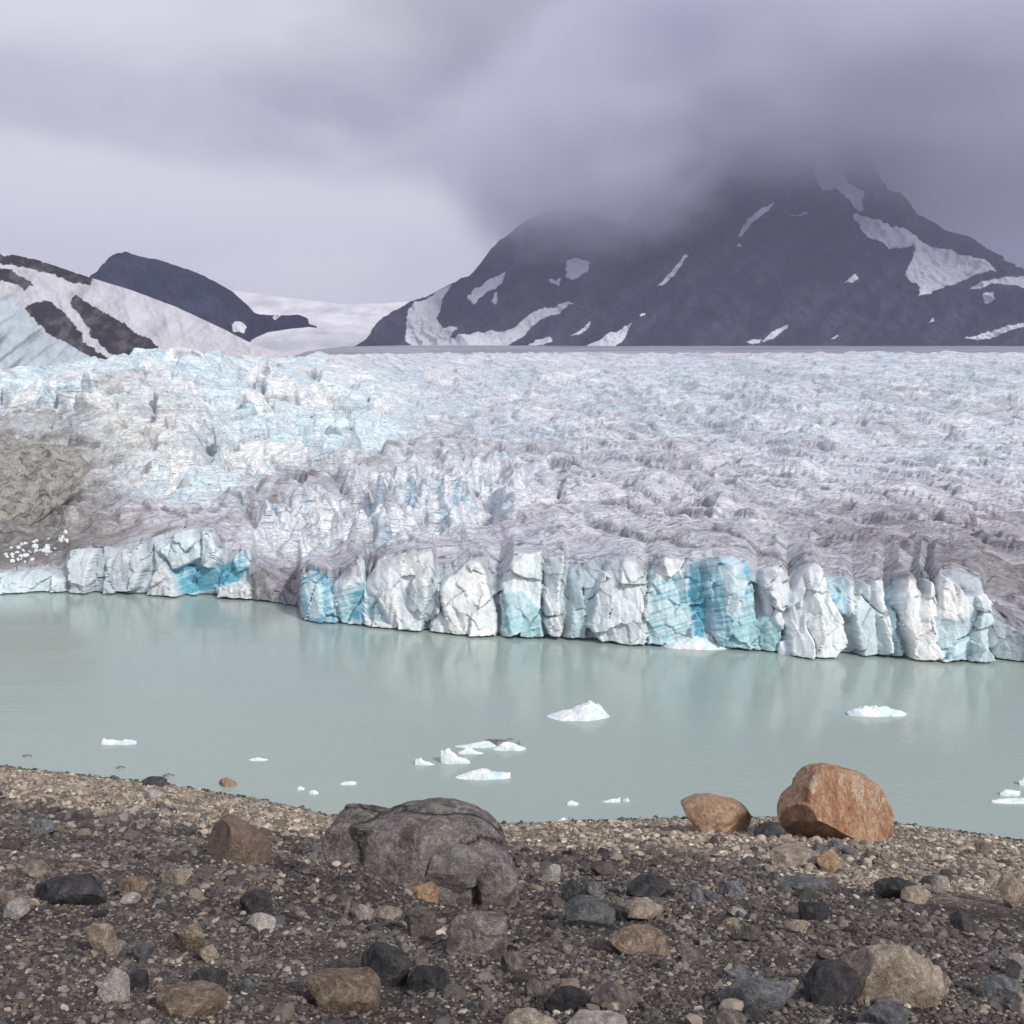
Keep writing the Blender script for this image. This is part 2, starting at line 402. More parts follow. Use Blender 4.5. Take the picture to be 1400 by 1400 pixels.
PLATES = [  # outline, forward (m), kind of ice: blue, dirt, white
    ([(412,785),(428,779),(441,781),(452,797),(464,851),(417,849)], .5, .72, 0, .2),
    ([(423,795),(432,787),(440,800),(443,835),(430,846),(422,830)], .75, .42, 0, .5),
    ([(456,798),(480,776),(497,765),(503,795),(497,853),(467,851)], .7, .55, 0, .45),
    ([(461,795),(480,776),(495,766),(499,790),(470,806)], .8, .12, .05, .8),
    ([(486,808),(502,795),(498,846),(480,840)], .72, .85, 0, .0),
    ([(503,790),(520,767),(560,752),(593,753),(590,800),(576,861),(540,857),(499,852),(500,812)], 1.25, .05, .02, .85),
    ([(502,803),(515,812),(528,830),(534,852),(518,846),(503,842)], .75, .45, .1, .3),
    ([(548,790),(562,800),(578,785),(588,760),(590,800),(578,858),(552,856),(550,820)], 1.45, .18, .03, .7),
    ([(590,850),(600,828),(610,845),(613,862),(590,861)], 1.2, .1, .02, .85),
    ([(600,805),(607,792),(622,783),(643,763),(660,766),(668,800),(678,830),(679,866),(612,862),(608,840)], 1.5, .04, .02, .9),
    ([(688,792),(703,756),(742,752),(741,800),(739,840),(733,866),(685,866),(683,820)], 1.1, .14, .03, .75),
    ([(683,810),(712,804),(728,816),(739,834),(744,866),(685,866)], 1.3, .7, 0, .15),
    ([(746,762),(770,757),(769,800),(764,838),(744,838)], 1.3, .2, .02, .8),
    ([(742,842),(760,838),(768,860),(764,868),(750,866)], 1.4, .1, .05, .85),
    ([(776,775),(800,768),(822,780),(812,820),(800,872),(772,870),(782,820)], .55, .42, .2, .3),
    ([(816,790),(830,764),(866,757),(876,800),(884,850),(879,878),(822,874),(800,852),(812,822)], 1.5, .14, .06, .62),
    ([(868,760),(882,772),(886,840),(880,845),(874,800)], 1.1, .2, .25, .4),
    ([(886,778),(905,761),(937,765),(940,800),(946,880),(882,878)], 1.0, .58, 0, .5),
    ([(890,770),(905,761),(936,764),(934,780),(900,795)], 1.15, .12, .02, .85),
    ([(936,772),(955,767),(962,800),(964,870),(946,872),(938,820)], .1, 1.0, 0, .0),
    ([(957,764),(1000,758),(1020,765),(1030,800),(1032,850),(1025,884),(985,884),(972,860),(960,800)], .8, .74, 0, .3),
    ([(984,775),(1012,765),(1016,800),(1008,850),(988,840)], .95, .45, 0, .6),
    ([(1034,778),(1060,770),(1075,790),(1070,850),(1058,870),(1042,840)], 1.1, .12, .12, .75),
    ([(1028,850),(1044,835),(1064,860),(1066,888),(1026,886)], .8, .75, .1, .1),
    ([(1072,808),(1086,784),(1100,768),(1112,770),(1124,800),(1146,842),(1152,880),(1132,893),(1068,890)], 1.7, .13, .02, .85),
    ([(1120,788),(1152,788),(1156,840),(1146,838),(1132,812)], .5, .66, .05, .2),
    ([(1152,787),(1163,798),(1164,830),(1156,844)], .95, .2, 0, .8),
    ([(1166,806),(1178,797),(1188,800),(1202,850),(1212,892),(1170,893),(1160,850)], 1.1, .32, .06, .45),
    ([(1185,792),(1198,792),(1206,830),(1216,886),(1206,888),(1193,830)], 1.55, .12, 0, .85),
    ([(1200,800),(1218,800),(1222,860),(1230,893),(1214,893),(1208,840)], .3, .5, .15, .2),
    ([(1217,810),(1228,787),(1246,807),(1257,788),(1267,815),(1276,785),(1292,795),(1310,812),(1332,806),(1342,830),(1352,885),(1335,898),(1238,896),(1226,850)], 1.9, .02, .0, 1.0),
    ([(1262,840),(1300,846),(1320,835),(1344,826),(1353,888),(1335,898),(1280,897)], 1.85, .45, .0, .6),
    ([(1340,860),(1356,845),(1400,868),(1760,890),(1760,930),(1352,906)], .5, .35, .5, .1),
    # left group
    ([(-320,778),(0,784),(60,777),(92,790),(92,811),(-320,812)], .6, .3, .08, .65),
    ([(100,752),(136,747),(128,800),(122,810),(98,810)], 1.2, .12, .16, .6),
    ([(150,765),(172,752),(198,742),(204,770),(188,806),(146,811)], 1.1, .14, .25, .5),
    ([(204,811),(224,768),(240,782),(254,800),(252,812)], 1.6, .1, .2, .62),
    ([(222,752),(250,724),(268,722),(276,760),(262,772),(238,776)], 1.0, .3, .06, .6),
    ([(236,778),(262,770),(280,772),(304,772),(338,752),(346,760),(330,790),(300,808),(256,811)], -.4, 1.0, 0, .0),
    ([(278,772),(280,724),(289,728),(298,742),(306,756),(292,776)], .7, .28, 0, .8),
    ([(322,765),(336,745),(347,755),(342,772),(326,782)], .4, .55, 0, .5),
    ([(296,802),(330,792),(345,804),(340,818),(296,813)], .8, .12, .1, .7),
]

rows_v = np.concatenate([[-.25], np.linspace(0, 1, NCL)])
V_, GXc = np.meshgrid(rows_v, gx, indexing='ij')
Yc = wl[None] + (tp - wl)[None] * V_
lean = SET * (.35 * np.clip(V_, 0, 1) + .65 * np.clip(V_, 0, 1) ** 5)
PC = P(GXc, Yc, dw[None] + lean)
PC[0, :, 2] = -1.0
rows_w = np.linspace(0, 1, NSF + 1)[1:] ** 1.0
W_, GXs = np.meshgrid(rows_w, gx, indexing='ij')
# the jagged cliff edge relaxes into a smooth surface a little way up
Ys = tps[None] + (cr - tps)[None] * W_ + (tp - tps)[None] * (1 - sm(0, .16, W_))
PS = P(GXs, Ys, (dws + SET)[None] * np.exp(kd[None] * W_ ** POW) + (dw - dws)[None] * (1 - sm(0, .16, W_)))
yfar = ip(gx, [(-900, 600), (60, 520), (300, 505), (390, 492), (420, 480), (470, 474), (560, 472), (1400, 473), (2200, 474)])
FR, GXf = np.meshgrid(np.linspace(0, 1, NFAR + 1)[1:], gx, indexing='ij')
dcr = (dws + SET) * np.exp(kd)
dfar = ip(gx, [(-900, 30), (300, 60), (420, 420), (480, 470), (2200, 470)])
Yf = cr[None] + (yfar - cr)[None] * FR
PF = P(GXf, Yf, dcr[None] + dfar[None] * FR)
YY = np.concatenate([Yc, Ys, Yf]); XX = np.concatenate([GXc, GXs, GXf]); PP = np.concatenate([PC, PS, PF])
ncl = NCL + 1
reg = np.zeros(YY.shape); reg[ncl:ncl + NSF] = 1; reg[ncl + NSF:] = 2
wv = np.concatenate([np.zeros_like(Yc), W_, np.ones_like(Yf)])
X, Y, Z = (PP[..., i].astype(F) for i in range(3))

warp = fbm(X / 14, Y / 14, 0, 3, 1)
warp2 = fbm(X / 14, Y / 14, 0, 3, 5)
xw, yw = X + 5 * warp, Y + 5 * warp2
# --- masks over the surface
surfm = (reg == 1).astype(F)
icefall = np.maximum.reduce([ell(XX, YY, 250, 575, 240, 110, .1, .35), ell(XX, YY, 420, 560, 150, 75, .25, .4), ell(XX, YY, 60, 520, 160, 30, -.12, .4)])
spires = np.maximum(ell(XX, YY, 560, 690, 165, 50, -.12, .4), ell(XX, YY, 420, 720, 80, 40, -.3, .4))
rockside = np.maximum(ell(XX, YY, 20, 660, 140, 90, .0, .35), ell(XX, YY, 60, 735, 130, 40, -.25, .5))
# --- relief of the surface
dist_amp = 1.0
dunes = (fbm(xw / 7, yw / 9, 0, 5, 10, .52, 1)) * 1.3
# long folds running across the ice, tilted down to the right
def domes(x, y, seed):
    f1, f2, i, dx, dy = worley(x, y, seed)
    return (.5 - f1 * f1) + .5 * (RND[i, 1] - .5), f2 - f1
nz1, nz2 = fbm(X / 3.5, Y / 4.5, 0, 3, 15), fbm(X / 3.5, Y / 4.5, 0, 3, 18)
dm1, dc1 = domes((xw - .5 * Y + 1.8 * nz1) / 6.0, (yw + .6 * X + 2.4 * nz2) / 5.6, 4)
dm2, dc2 = domes((X - .5 * Y + 1.3 * nz1) / 2.6, (Y + .5 * X + 2 * nz2) / 2.5, 6)
flw = 2.6 * fbm(X / 9, Y / 11, 0, 4, 25); flv = 3 * fbm(X / 9, Y / 11, 0, 3, 28)
fu, fv = (yw + .8 * X + flw), (X - .8 * yw + flv)
gu, gv = (yw + 2.4 * X + 1.3 * flv) / 2.6, (X * .9 - 2.4 * yw * .35 + flw) 
fold = np.abs(pn(fu / 6.5, fv / 17, 0, 20)) * 1.5 + np.abs(pn(gu / 3.4, gv / 13, 0, 27)) * 1.7 + np.abs(pn((gu + .3 * nz1) / 1.5, gv / 7, 0, 21)) * .8 + np.abs(pn((gu + .4 * nz1) / .7, gv / 4, 0, 24)) * .32
fine = np.abs(pn((fu + .5 * nz1) / .9, fv / 4.5, 0, 22)) + .6 * np.abs(pn((fu + .4 * nz2) / .42, fv / 2.6, 0, 23))
blk, crack, rid = facet(xw / 4.6, yw / 6.5, 2, 1.0, 1.0)
blk2, crack2, rid2 = facet(X / 1.9 + 1.2 * warp, Y / 2.6, 3, .8, .7)
hblk = blk * 2.6 + blk2 * .9 - 1.0 * sm(.14, .0, crack) - .35 * sm(.16, 0, crack2)
sp1 = fbm(X / 4.2, Y / 8.0, 0, 5, 30, .5, 2)
sp2, ck2, spr = facet((X + 1.2 * nz1) / 2.6, (Y + 2 * nz2) / 5.5, 7, 1.3, 1.6)
hsp = sp1 * 2.6 + sp2 * 1.7 - .7 * sm(.12, 0, ck2)
u1, v1 = (X - .25 * Y + 2.4 * nz1 + .7 * flv) / 9.0, (Y + .9 * X + 2.8 * nz2 + .9 * flw) / 6.4
cb1, cc1, cr1 = facet(u1, v1, 21, 1.0, .8)
u2, v2 = (X - .25 * Y + 1.3 * nz1 + .5 * flv) / 4.2, (Y + 1.1 * X + 1.5 * nz2 + .7 * flw) / 2.8
cb2, cc2, cr2 = facet(u2, v2, 23, 1.0, .6)
thin = sm(-.35, .25, nz2 + warp)
h = (dunes * .28 + fold * .72 + fine * .22 + 1.5 * fbm(fu / 16, fv / 40, 0, 2, 170) + (cb1 * 1.15 + cb2 * .38 - .7 * sm(.07, 0, cc1) - .3 * sm(.08, 0, cc2) * thin) * (1 - .25 * sm(.3, .8, wv)) * (1 - .35 * sm(500, 1100, XX) * sm(.35, .7, wv)) + 0 * (1 - .5 * sm(.25, .7, wv))) * (1 - .75 * icefall) * (1 - .5 * spires) + hblk * icefall * 1.0 + hsp * spires
h = h * (1 - .6 * rockside) + rockside * (fbm(X / 3, Y / 3, 0, 5, 33, .55, 2) * .9)
grow = 1 + .6 * sm(.3, 1, wv) * sm(400, 700, XX)
h = h * grow + .12 * fbm(X / .7, Y / .9, 0, 3, 36, .6, 1)
edge = sm(0, .20, wv) * (1 - (.55 + .38 * sm(330, 460, XX)) * sm(.80, 1.0, wv))
h[ncl:ncl + NSF] = blur(h[ncl:ncl + NSF], 2)
h = np.where(reg == 1, h * (.3 + .7 * edge), 0)
h = np.where(reg == 2, .25 * fbm(X / 20, Y / 30, 0, 3, 38), h)
# --- relief of the cliff face (forward, towards the lake)
xq = XX + 6 * fbm(X / 1.1, Z / 1.6, Y * .2, 6, 70, .6); yq = YY + 6 * fbm(X / 1.1, Z / 1.3, Y * .2, 6, 75, .6)
fwd = np.full(YY.shape, .15, F); blue = np.full(YY.shape, .30, F); dirt = np.full(YY.shape, .38, F); white = np.full(YY.shape, .25, F)
face = (reg == 0)
dirtslope = face & (XX > 343) & (XX < 411)
dirt[dirtslope] = .75; blue[dirtslope] = .05; white[dirtslope] = .3
dirt[face & (XX > 1340)] = .85
for poly, fw, bl, di, wh in PLATES:
    k = face & inpoly(xq, yq, poly)
    cx = sum(p[0] for p in poly) / len(poly); cy = sum(p[1] for p in poly) / len(poly)
    wd = max(p[0] for p in poly) - min(p[0] for p in poly)
    prof = np.clip(1 - .12 * ((XX - cx) / (wd * .5)) ** 2, .4, 1)
    fwd[k] = (.30 + .62 * fw * prof)[k]; blue[k] = bl; dirt[k] = di; white[k] = wh
fwd[:ncl] = blur(fwd[:ncl], 2)
for q, k_ in ((blue, 3), (dirt, 1), (white, 1)): q[:ncl] = blur(q[:ncl], k_)
wq = fbm(X / 1.4, Z / 2.2, Y * .2, 4, 82)
fa, ca, _ = facet(X / 1.7 + .4 * wq - .22 * Z, Z / 3.2 + .2 * X + .25 * wq, 11, 1.25, .5)
fb, cb, _ = facet(X / .70 + .3 * Z + .3 * wq, Z / 1.2 - .3 * X + .3 * wq, 12, 1.2, .35)
r1 = fbm(X / 1.0, Z / 3.2, Y * .2, 5, 80, .55, 2); r2 = fbm((X + .4 * Z) / .45, Z / .6, Y * .4, 4, 88, .6, 1)
ckm = sm(.0, .35, fbm(X / 1.8, Z / 1.8, 0, 3, 86))
cliffd = fwd + .60 * fa + .17 * fb - .5 * sm(.04, 0, ca) * ckm - .05 * sm(.06, 0, cb) * (1 - ckm) + .09 * r1 + .03 * r2
vv = np.concatenate([np.clip(V_, 0, 1), np.ones_like(W_), np.ones_like(FR)])
cliffd = cliffd - .45 * sm(.09, .0, Z + .05 * r2) 
cliffd = np.where(face, cliffd, 0)
# carry the plates' tops back on to the surface over the first rows
last = cliffd[ncl - 1].copy()
for r in range(18):
    cliffd[ncl + r] = last * (1 - sm(0, 18, r))
Yd = Y - cliffd
Xd = X + np.where(face, .12 * fbm(X / 1.3, Z / 1.3, Y * .2, 3, 85), 0)
Zd = Z + np.where(face, .10 * cliffd * vv, 0)
Yd = Yd - .30 * h; Zd = Zd + .95 * h
# --- colour of the ice itself
def c3(*a): return np.array(a, F)
WHITE, CYAN, BLUE, TEAL = c3(.89, .90, .90), c3(.60, .77, .85), c3(.12, .40, .53), c3(.33, .60, .62)
LILAC, GREY, BROWN = c3(.60, .595, .645), c3(.22, .213, .232), c3(.17, .15, .138)
def lerp(a, b, t): return a + (b - a) * np.clip(t, 0, 1)[..., None]
# surface colours: clean upper ice, lilac dusting, silt lines drawn along the folds, brown towards the front
up = sm(700, 530, YY)
silt = fbm((yw + .35 * X) / 3.2, X / 9, 0, 4, 90, .55)
silt2 = fbm((yw + .35 * X) / 1.1, X / 4.0, 0, 3, 94, .55)
big = fbm(X / 40, Y / 40, 0, 3, 97)
colS = lerp(np.broadcast_to(LILAC, YY.shape + (3,)), c3(.66, .735, .80), sm(-.15, .85, up + .8 * big))
colS = lerp(colS, c3(.84, .86, .88), .8 * sm(.05, .35, fbm(xw / 5, yw / 6, 0, 3, 99)) * (.35 + .5 * up))
colS = lerp(colS, GREY, sm(.1, .45, silt) * (.6 - .35 * up) + .25 * sm(.1, .4, silt2))
line = np.maximum(sm(.055, .0, np.abs(pn((gu + .4 * nz1) / 2.2, gv / 10, 0, 130))) * sm(-.35, .1, silt), .8 * sm(.09, 0, np.abs(pn((fu + .6 * nz2) / 1.3, fv / 7, 0, 132))) * sm(-.05, .3, silt2))
flow = fbm(u1 / 3.2 + .1 * v1, v1 / 11, 0, 4, 160, .55); flow2 = fbm(u1 / 9, v1 / 2.2, 0, 4, 165, .55)
colS = lerp(colS, c3(.36, .345, .375), sm(.02, .38, flow) * (.62 - .25 * up)); colS = lerp(colS, c3(.80, .82, .85), sm(.05, .4, -flow) * .5)
colS = lerp(colS, c3(.38, .365, .40), .45 * sm(.05, .4, flow2) * (1 - .4 * up))
colS = lerp(colS, c3(.20, .188, .205), .6 * line * (1 - .3 * up))
colS = lerp(colS, c3(.80, .82, .84), .55 * sm(.45, .9, cr1) * sm(-.2, .5, nz1 + .4 * up))
colS = lerp(colS, c3(.44, .60, .70), .45 * sm(.6, .95, cr2) * (.3 + .7 * up))
colS = lerp(colS, c3(.15, .145, .16), np.maximum(.75 * sm(.075, .01, cc1), .55 * sm(.07, .01, cc2) * thin) * (1 - .35 * up))
front = np.maximum.reduce([ell(XX, YY, 1290, 770, 190, 48, .12, .6), ell(XX, YY, 1390, 800, 70, 90, 0, .5), .28 * ell(XX, YY, 900, 748, 330, 24, .02, .7), .7 * ell(XX, YY, 460, 785, 85, 42, -.5, .6), .8 * ell(XX, YY, 385, 800, 60, 50, .6, .5)])
colS = lerp(colS, lerp(np.broadcast_to(GREY, YY.shape + (3,)), BROWN, .5 + silt), front * (.62 + .9 * silt))
colI = lerp(np.broadcast_to(c3(.66, .77, .82), YY.shape + (3,)), WHITE, sm(.45, .9, rid) * .8)
colI = lerp(colI, c3(.46, .66, .76), .6 * sm(.72, .95, rid2))
colI = lerp(colI, c3(.28, .30, .33), .8 * sm(.09, .02, crack + .08 * nz1) * sm(-.1, .2, nz2))
colI = lerp(colI, c3(.68, .64, .57), .5 * ell(XX, YY, 190, 590, 90, 60, .2, .8))
colI = lerp(colI, GREY, .75 * sm(.03, .3, fbm((yw - .2 * X) / 3, X / 7, 0, 4, 101)) * sm(420, 60, XX) * ell(XX, YY, 60, 570, 230, 70, .1, .8))
colS = lerp(colS, colI, np.clip(icefall * 1.15, 0, 1))
colP = lerp(np.broadcast_to(c3(.78, .83, .87), YY.shape + (3,)), c3(.38, .56, .68), sm(.0, .4, fbm(X / 2, Y / 5, 0, 3, 103)))
colP = lerp(colP, GREY, .55 * sm(.05, .35, fbm(X / 2.5, Y / 3, 0, 4, 104)))
colS = lerp(colS, colP, spires * .9)
band = np.maximum(ell(XX, YY, 330, 690, 290, 20, -.33, .7), ell(XX, YY, 120, 742, 140, 22, -.22, .6))
bandn = fbm((YY + .33 * XX) / 7, XX / 60, 0, 4, 107)
colS = lerp(colS, lerp(np.broadcast_to(c3(.36, .33, .345), YY.shape + (3,)), BROWN, .1 + 1.5 * bandn), band * (.6 + 1.3 * bandn))
colS = lerp(colS, lerp(np.broadcast_to(c3(.20, .19, .18), YY.shape + (3,)), c3(.46, .44, .41), sm(-.15, .25, fbm(X / 2, Y / 3, 0, 5, 109, .6))), rockside * (.8 + .6 * fbm(X / 3, Y / 3, 0, 4, 112)))
colS = lerp(colS, lerp(np.broadcast_to(c3(.12, .108, .10), YY.shape + (3,)), c3(.30, .28, .265), sm(0, .4, bandn)), .85 * ell(XX, YY, 10, 752, 130, 26, -.12, .6))
for (cx, cy, rx, ry) in ((793, 526, 40, 4.5), (730, 546, 40, 2.5), (597, 526, 18, 4)):
    colS = lerp(colS, c3(.88, .89, .9), ell(XX + 4 * warp, YY, cx, cy, rx, ry, .03, .3))
far = lerp(np.broadcast_to(c3(.27, .265, .32), YY.shape + (3,)), c3(.46, .455, .51), sm(.2, -.2, fbm(X / 60, Y / 30, 0, 3, 111)) * .7)
colS = np.where((reg == 2)[..., None], far, colS)
# cliff colours
streak = fbm((Z - .32 * X) / .16, (X + .3 * Z) / 2.6, 0, 4, 120)          # slanting ice layers
speck = fbm(X / .35, Z / .45, Y * .3, 4, 124)
colC = lerp(np.broadcast_to(c3(.56, .60, .64), YY.shape + (3,)), WHITE, white * 1.1 + .12 * speck)
bl = blue + (.75 * streak + .3 * fbm(X / 1.5, Z / 1.5, 0, 4, 150)) * sm(.2, .6, blue)
greenish = np.maximum(ell(XX, YY, 712, 835, 60, 60), ell(XX, YY, 1045, 865, 40, 40))
BT = lerp(np.broadcast_to(BLUE, YY.shape + (3,)), TEAL, greenish)
colC = lerp(colC, c3(.52, .72, .79), bl * 1.6)
colC = lerp(colC, BT, sm(.45, 1.05, bl))
drt = dirt * (1 + 1.2 * fbm(X / .9, Z / 1.1, Y * .3, 5, 128)) + .5 * sm(.12, .4, speck) * dirt
topd = sm(.68, 1.0, vv) * np.clip(.35 + 1.6 * fbm(X / 1.4, Z / .8, 0, 4, 131), 0, 1) * sm(400, 430, XX)
vein = sm(.03, 0, np.abs(fbm(X / .9, Z / 1.8, Y * .2, 5, 140))) * sm(-.1, .3, fbm(X / 1.5, Z / 1.5, 0, 3, 144))
colC = lerp(colC, c3(.40, .42, .44), .55 * vein)
colC = lerp(colC, c3(.55, .68, .76), .5 * sm(.05, .35, fbm(X / 1.3, Z / 2.4, 0, 4, 147)) * (1 - blue))
colC = lerp(colC, GREY, np.maximum(drt, .8 * topd))
colC = lerp(colC, BROWN, .8 * dirtslope * (.4 + bandn))
colF = np.where(face[..., None], colC, colS)
gl = bpy.data.objects.new('glacier', None); C.objects.link(gl); gl.location = (0, 62, 0)
tag(gl, 'wide crevassed glacier ending in a blue and white ice cliff at the lake', 'glacier')
off = np.array([0, 62, 0])
G = np.stack([Xd, Yd, Zd], -1) - off
def cut(name, r0, r1, m=None):
    return sheet(name, G[r0:r1], m or M_ice, {'col': colF[r0:r1]}, gl)
cliff = cut('ice_cliff', 0, ncl); cliff['label'] = 'fractured ice cliff of white plates and deep blue faces rising from the water'
field = cut('ice_field', ncl - 1, ncl + NSF, M_field); field['label'] = 'crevassed ice surface rising from the cliff to the skyline'
firn = cut('snow_plain', ncl + NSF - 1, len(YY)); firn['label'] = 'smooth grey snow plain behind the crevassed ice'
GRID = (np.stack([Xd, Yd, Zd], -1)[ncl:ncl + NSF])
def surf_pt(x, y):
    j = int(np.clip(round((x - gx[0]) / 1.5), 0, NC - 1)); i = int(np.argmin(np.abs(Ys[:, j] - y)))
    return GRID[i, j]

# ------------------------------------------------------------------ far hills
def hill(name, ridge, base, d0, kz, x0, x1, nx, ny, amp, lam, mat, colfun, back=.5):
    xs = np.linspace(x0, x1, nx)
    ts = np.concatenate([np.linspace(-.12, 1, ny), 1 + np.linspace(0, back, ny // 5)[1:]])
    T, XX = np.meshgrid(ts, xs, indexing='ij')
    rid, bas = ip(xs, ridge), ip(xs, base)
    hpx = (bas - rid)[None]
    tt = np.minimum(T, 1)
    YY = bas[None] - hpx * tt
    d = d0 + kz * hpx * px_at(500, d0) * (tt + 0 * T)
    p = P(XX, YY, d)
    ex = np.maximum(T - 1, 0)
    p[..., 1] += ex * hpx * px_at(500, d0) * 1.6; p[..., 2] -= ex * hpx * px_at(500, d0) * 1.0
    X, Y, Z = (p[..., i] for i in range(3))
    gl_ = fbm((X + .55 * Z) / lam * 1.5, Z / lam * .35, Y / lam * .3, 5, 207, .6, 2)
    r = (fbm(X / lam, Y / lam, Z / lam, 6, 200, .6, 2) + .45 * gl_) * amp
    fadeb = sm(-.1, .2, T)
    p[..., 2] += r * .35 * fadeb * sm(1.1, .9, T); p[..., 1] -= r * .8 * fadeb
    p[..., 0] += fbm(X / lam * 1.3, Z / lam, 0, 4, 215, .5) * amp * .4
    col = colfun(XX, YY, X, Y, Z, r)
    o = sheet(name, p, mat, {'col': col}); tag(o, kind='structure'); return o

RID_M = [(480, 474), (500, 462), (520, 442), (540, 428), (575, 408), (605, 396), (640, 380), (660, 355), (690, 325), (703, 314), (722, 300), (765, 282), (800, 284), (835, 304), (856, 308), (872, 290), (888, 264), (900, 250),
         (930, 228), (965, 212), (1010, 196), (1070, 182), (1120, 178), (1160, 198), (1200, 238), (1250, 285), (1300, 318), (1330, 332), (1365, 350), (1400, 362), (1500, 392), (1700, 420), (2100, 440)]
SNOW_M = [
    [(552,445),(560,425),(580,412),(600,400),(622,393),(612,410),(606,425),(598,432),(606,448),(628,446),(630,452),(618,462),(640,466),(640,474),(580,474),(552,462)],
    [(628,462),(660,452),(700,446),(730,430),(770,415),(784,414),(765,428),(735,440),(722,452),(702,470),(690,474),(610,474)],
    [(640,415),(650,395),(672,380),(688,380),(682,392),(660,405),(648,418)], [(668,412),(674,400),(677,402),(673,414)],
    [(772,366),(780,362),(804,366),(800,376),(780,386),(772,380)], [(746,382),(758,380),(766,378),(764,385),(750,388)],
    [(724,474),(735,466),(755,462),(758,470),(745,474)], [(800,474),(830,458),(858,450),(852,462),(848,470),(840,474)], [(783,460),(800,446),(808,440),(805,448),(790,460)],
    [(898,392),(915,375),(940,355),(946,356),(932,368),(915,382),(903,392)], [(870,432),(878,424),(880,428),(873,434)],
    [(1015,315),(1030,298),(1058,278),(1060,281),(1040,300),(1022,314)], [(1088,294),(1108,280),(1112,283),(1098,294)], [(1012,334),(1018,328),(1020,332)],
    [(1112,222),(1122,214),(1136,226),(1150,240),(1160,258),(1178,272),(1182,288),(1165,276),(1148,262),(1122,254),(1114,240)],
    [(1168,296),(1176,290),(1200,302),(1240,318),(1275,335),(1320,350),(1368,368),(1340,372),(1318,378),(1290,390),(1268,400),(1250,408),(1252,392),(1240,372),(1250,350),(1245,338),(1215,334),(1190,318),(1180,308)],
    [(1330,390),(1365,378),(1400,374),(1460,372),(1460,392),(1400,390),(1370,386),(1345,394)], [(1347,402),(1355,398),(1360,402),(1356,414),(1346,414)],
    [(1022,468),(1030,462),(1046,456),(1042,464),(1030,470)], [(1046,460),(1056,450),(1078,440),(1080,444),(1062,458)], [(1146,390),(1160,382),(1166,385),(1156,391)],
    [(1318,457),(1345,450),(1400,446),(1480,442),(1480,454),(1400,452),(1350,458)], [(1270,436),(1276,430),(1278,434)], [(1130,462),(1142,457),(1144,460)],
]
def col_mount(XX, YY, X, Y, Z, r):
    wx = XX + 11 * fbm(X / 40, Z / 40, 0, 7, 230, .62); wy = YY + 9 * fbm(X / 40, Z / 40, 0, 7, 235, .62)
    s = np.zeros(XX.shape, F)
    for p in SNOW_M: s[inpoly(wx, wy, p)] = 1
    n = fbm((X + .8 * Z) / 60, (Z - .8 * X) / 14, 0, 4, 240)
    rock = lerp(np.broadcast_to(c3(.012, .013, .026), XX.shape + (3,)), c3(.042, .042, .060), sm(-.25, .4, n + .4 * fbm(X / 12, Z / 12, 0, 4, 246)))
    return lerp(rock, c3(.62, .63, .68), s)
hill('mountain', RID_M, [(400, 476), (2100, 477)], 760, .9, 470, 2100, 1300, 330, 17, 80, M_mount, col_mount)

def col_nun(XX, YY, X, Y, Z, r):
    s = np.zeros(XX.shape, F)
    wx = XX + 6 * fbm(X / 18, Z / 18, 0, 4, 250); wy = YY + 5 * fbm(X / 18, Z / 18, 0, 4, 255)
    for p in ([(320,446),(332,441),(340,448),(336,458),(322,458)], [(372,432),(380,428),(383,433),(375,437)]): s[inpoly(wx, wy, p)] = 1
    n = fbm(X / 22, Z / 12, 0, 5, 260)
    return lerp(lerp(np.broadcast_to(c3(.007, .010, .030), XX.shape + (3,)), c3(.030, .036, .075), sm(-.1, .5, n)), c3(.7, .7, .74), s)
hill('nunatak', [(60, 445), (100, 400), (122, 378), (145, 362), (163, 348), (172, 346), (186, 349), (230, 359), (258, 368), (290, 384), (318, 400), (338, 416), (350, 428), (385, 431), (405, 429), (418, 434), (420, 442), (432, 446)],
     [(60, 475), (330, 475), (345, 460), (365, 452), (400, 447), (418, 446), (432, 448)], 560, .8, 60, 432, 480, 150, 8, 45, M_mount, col_nun)

def col_snow(XX, YY, X, Y, Z, r):
    n = fbm(X / 120, Z / 12, 0, 4, 270)
    g = .5 * np.maximum(ell(XX, YY, 430, 422, 60, 7, .12, .7), ell(XX, YY, 460, 456, 22, 6, -.1, .7)) * sm(-.2, .4, n)
    return lerp(lerp(np.broadcast_to(c3(.78, .77, .80), XX.shape + (3,)), c3(.66, .65, .70), sm(.1, .5, n)), c3(.42, .43, .50), g)
hill('snowfield', [(150, 405), (320, 397), (360, 402), (420, 410), (470, 416), (520, 415), (600, 408), (700, 420), (820, 470)], [(150, 478), (820, 478)], 1150, 2.5, 150, 820, 300, 100, 5, 200, M_mount, col_snow)

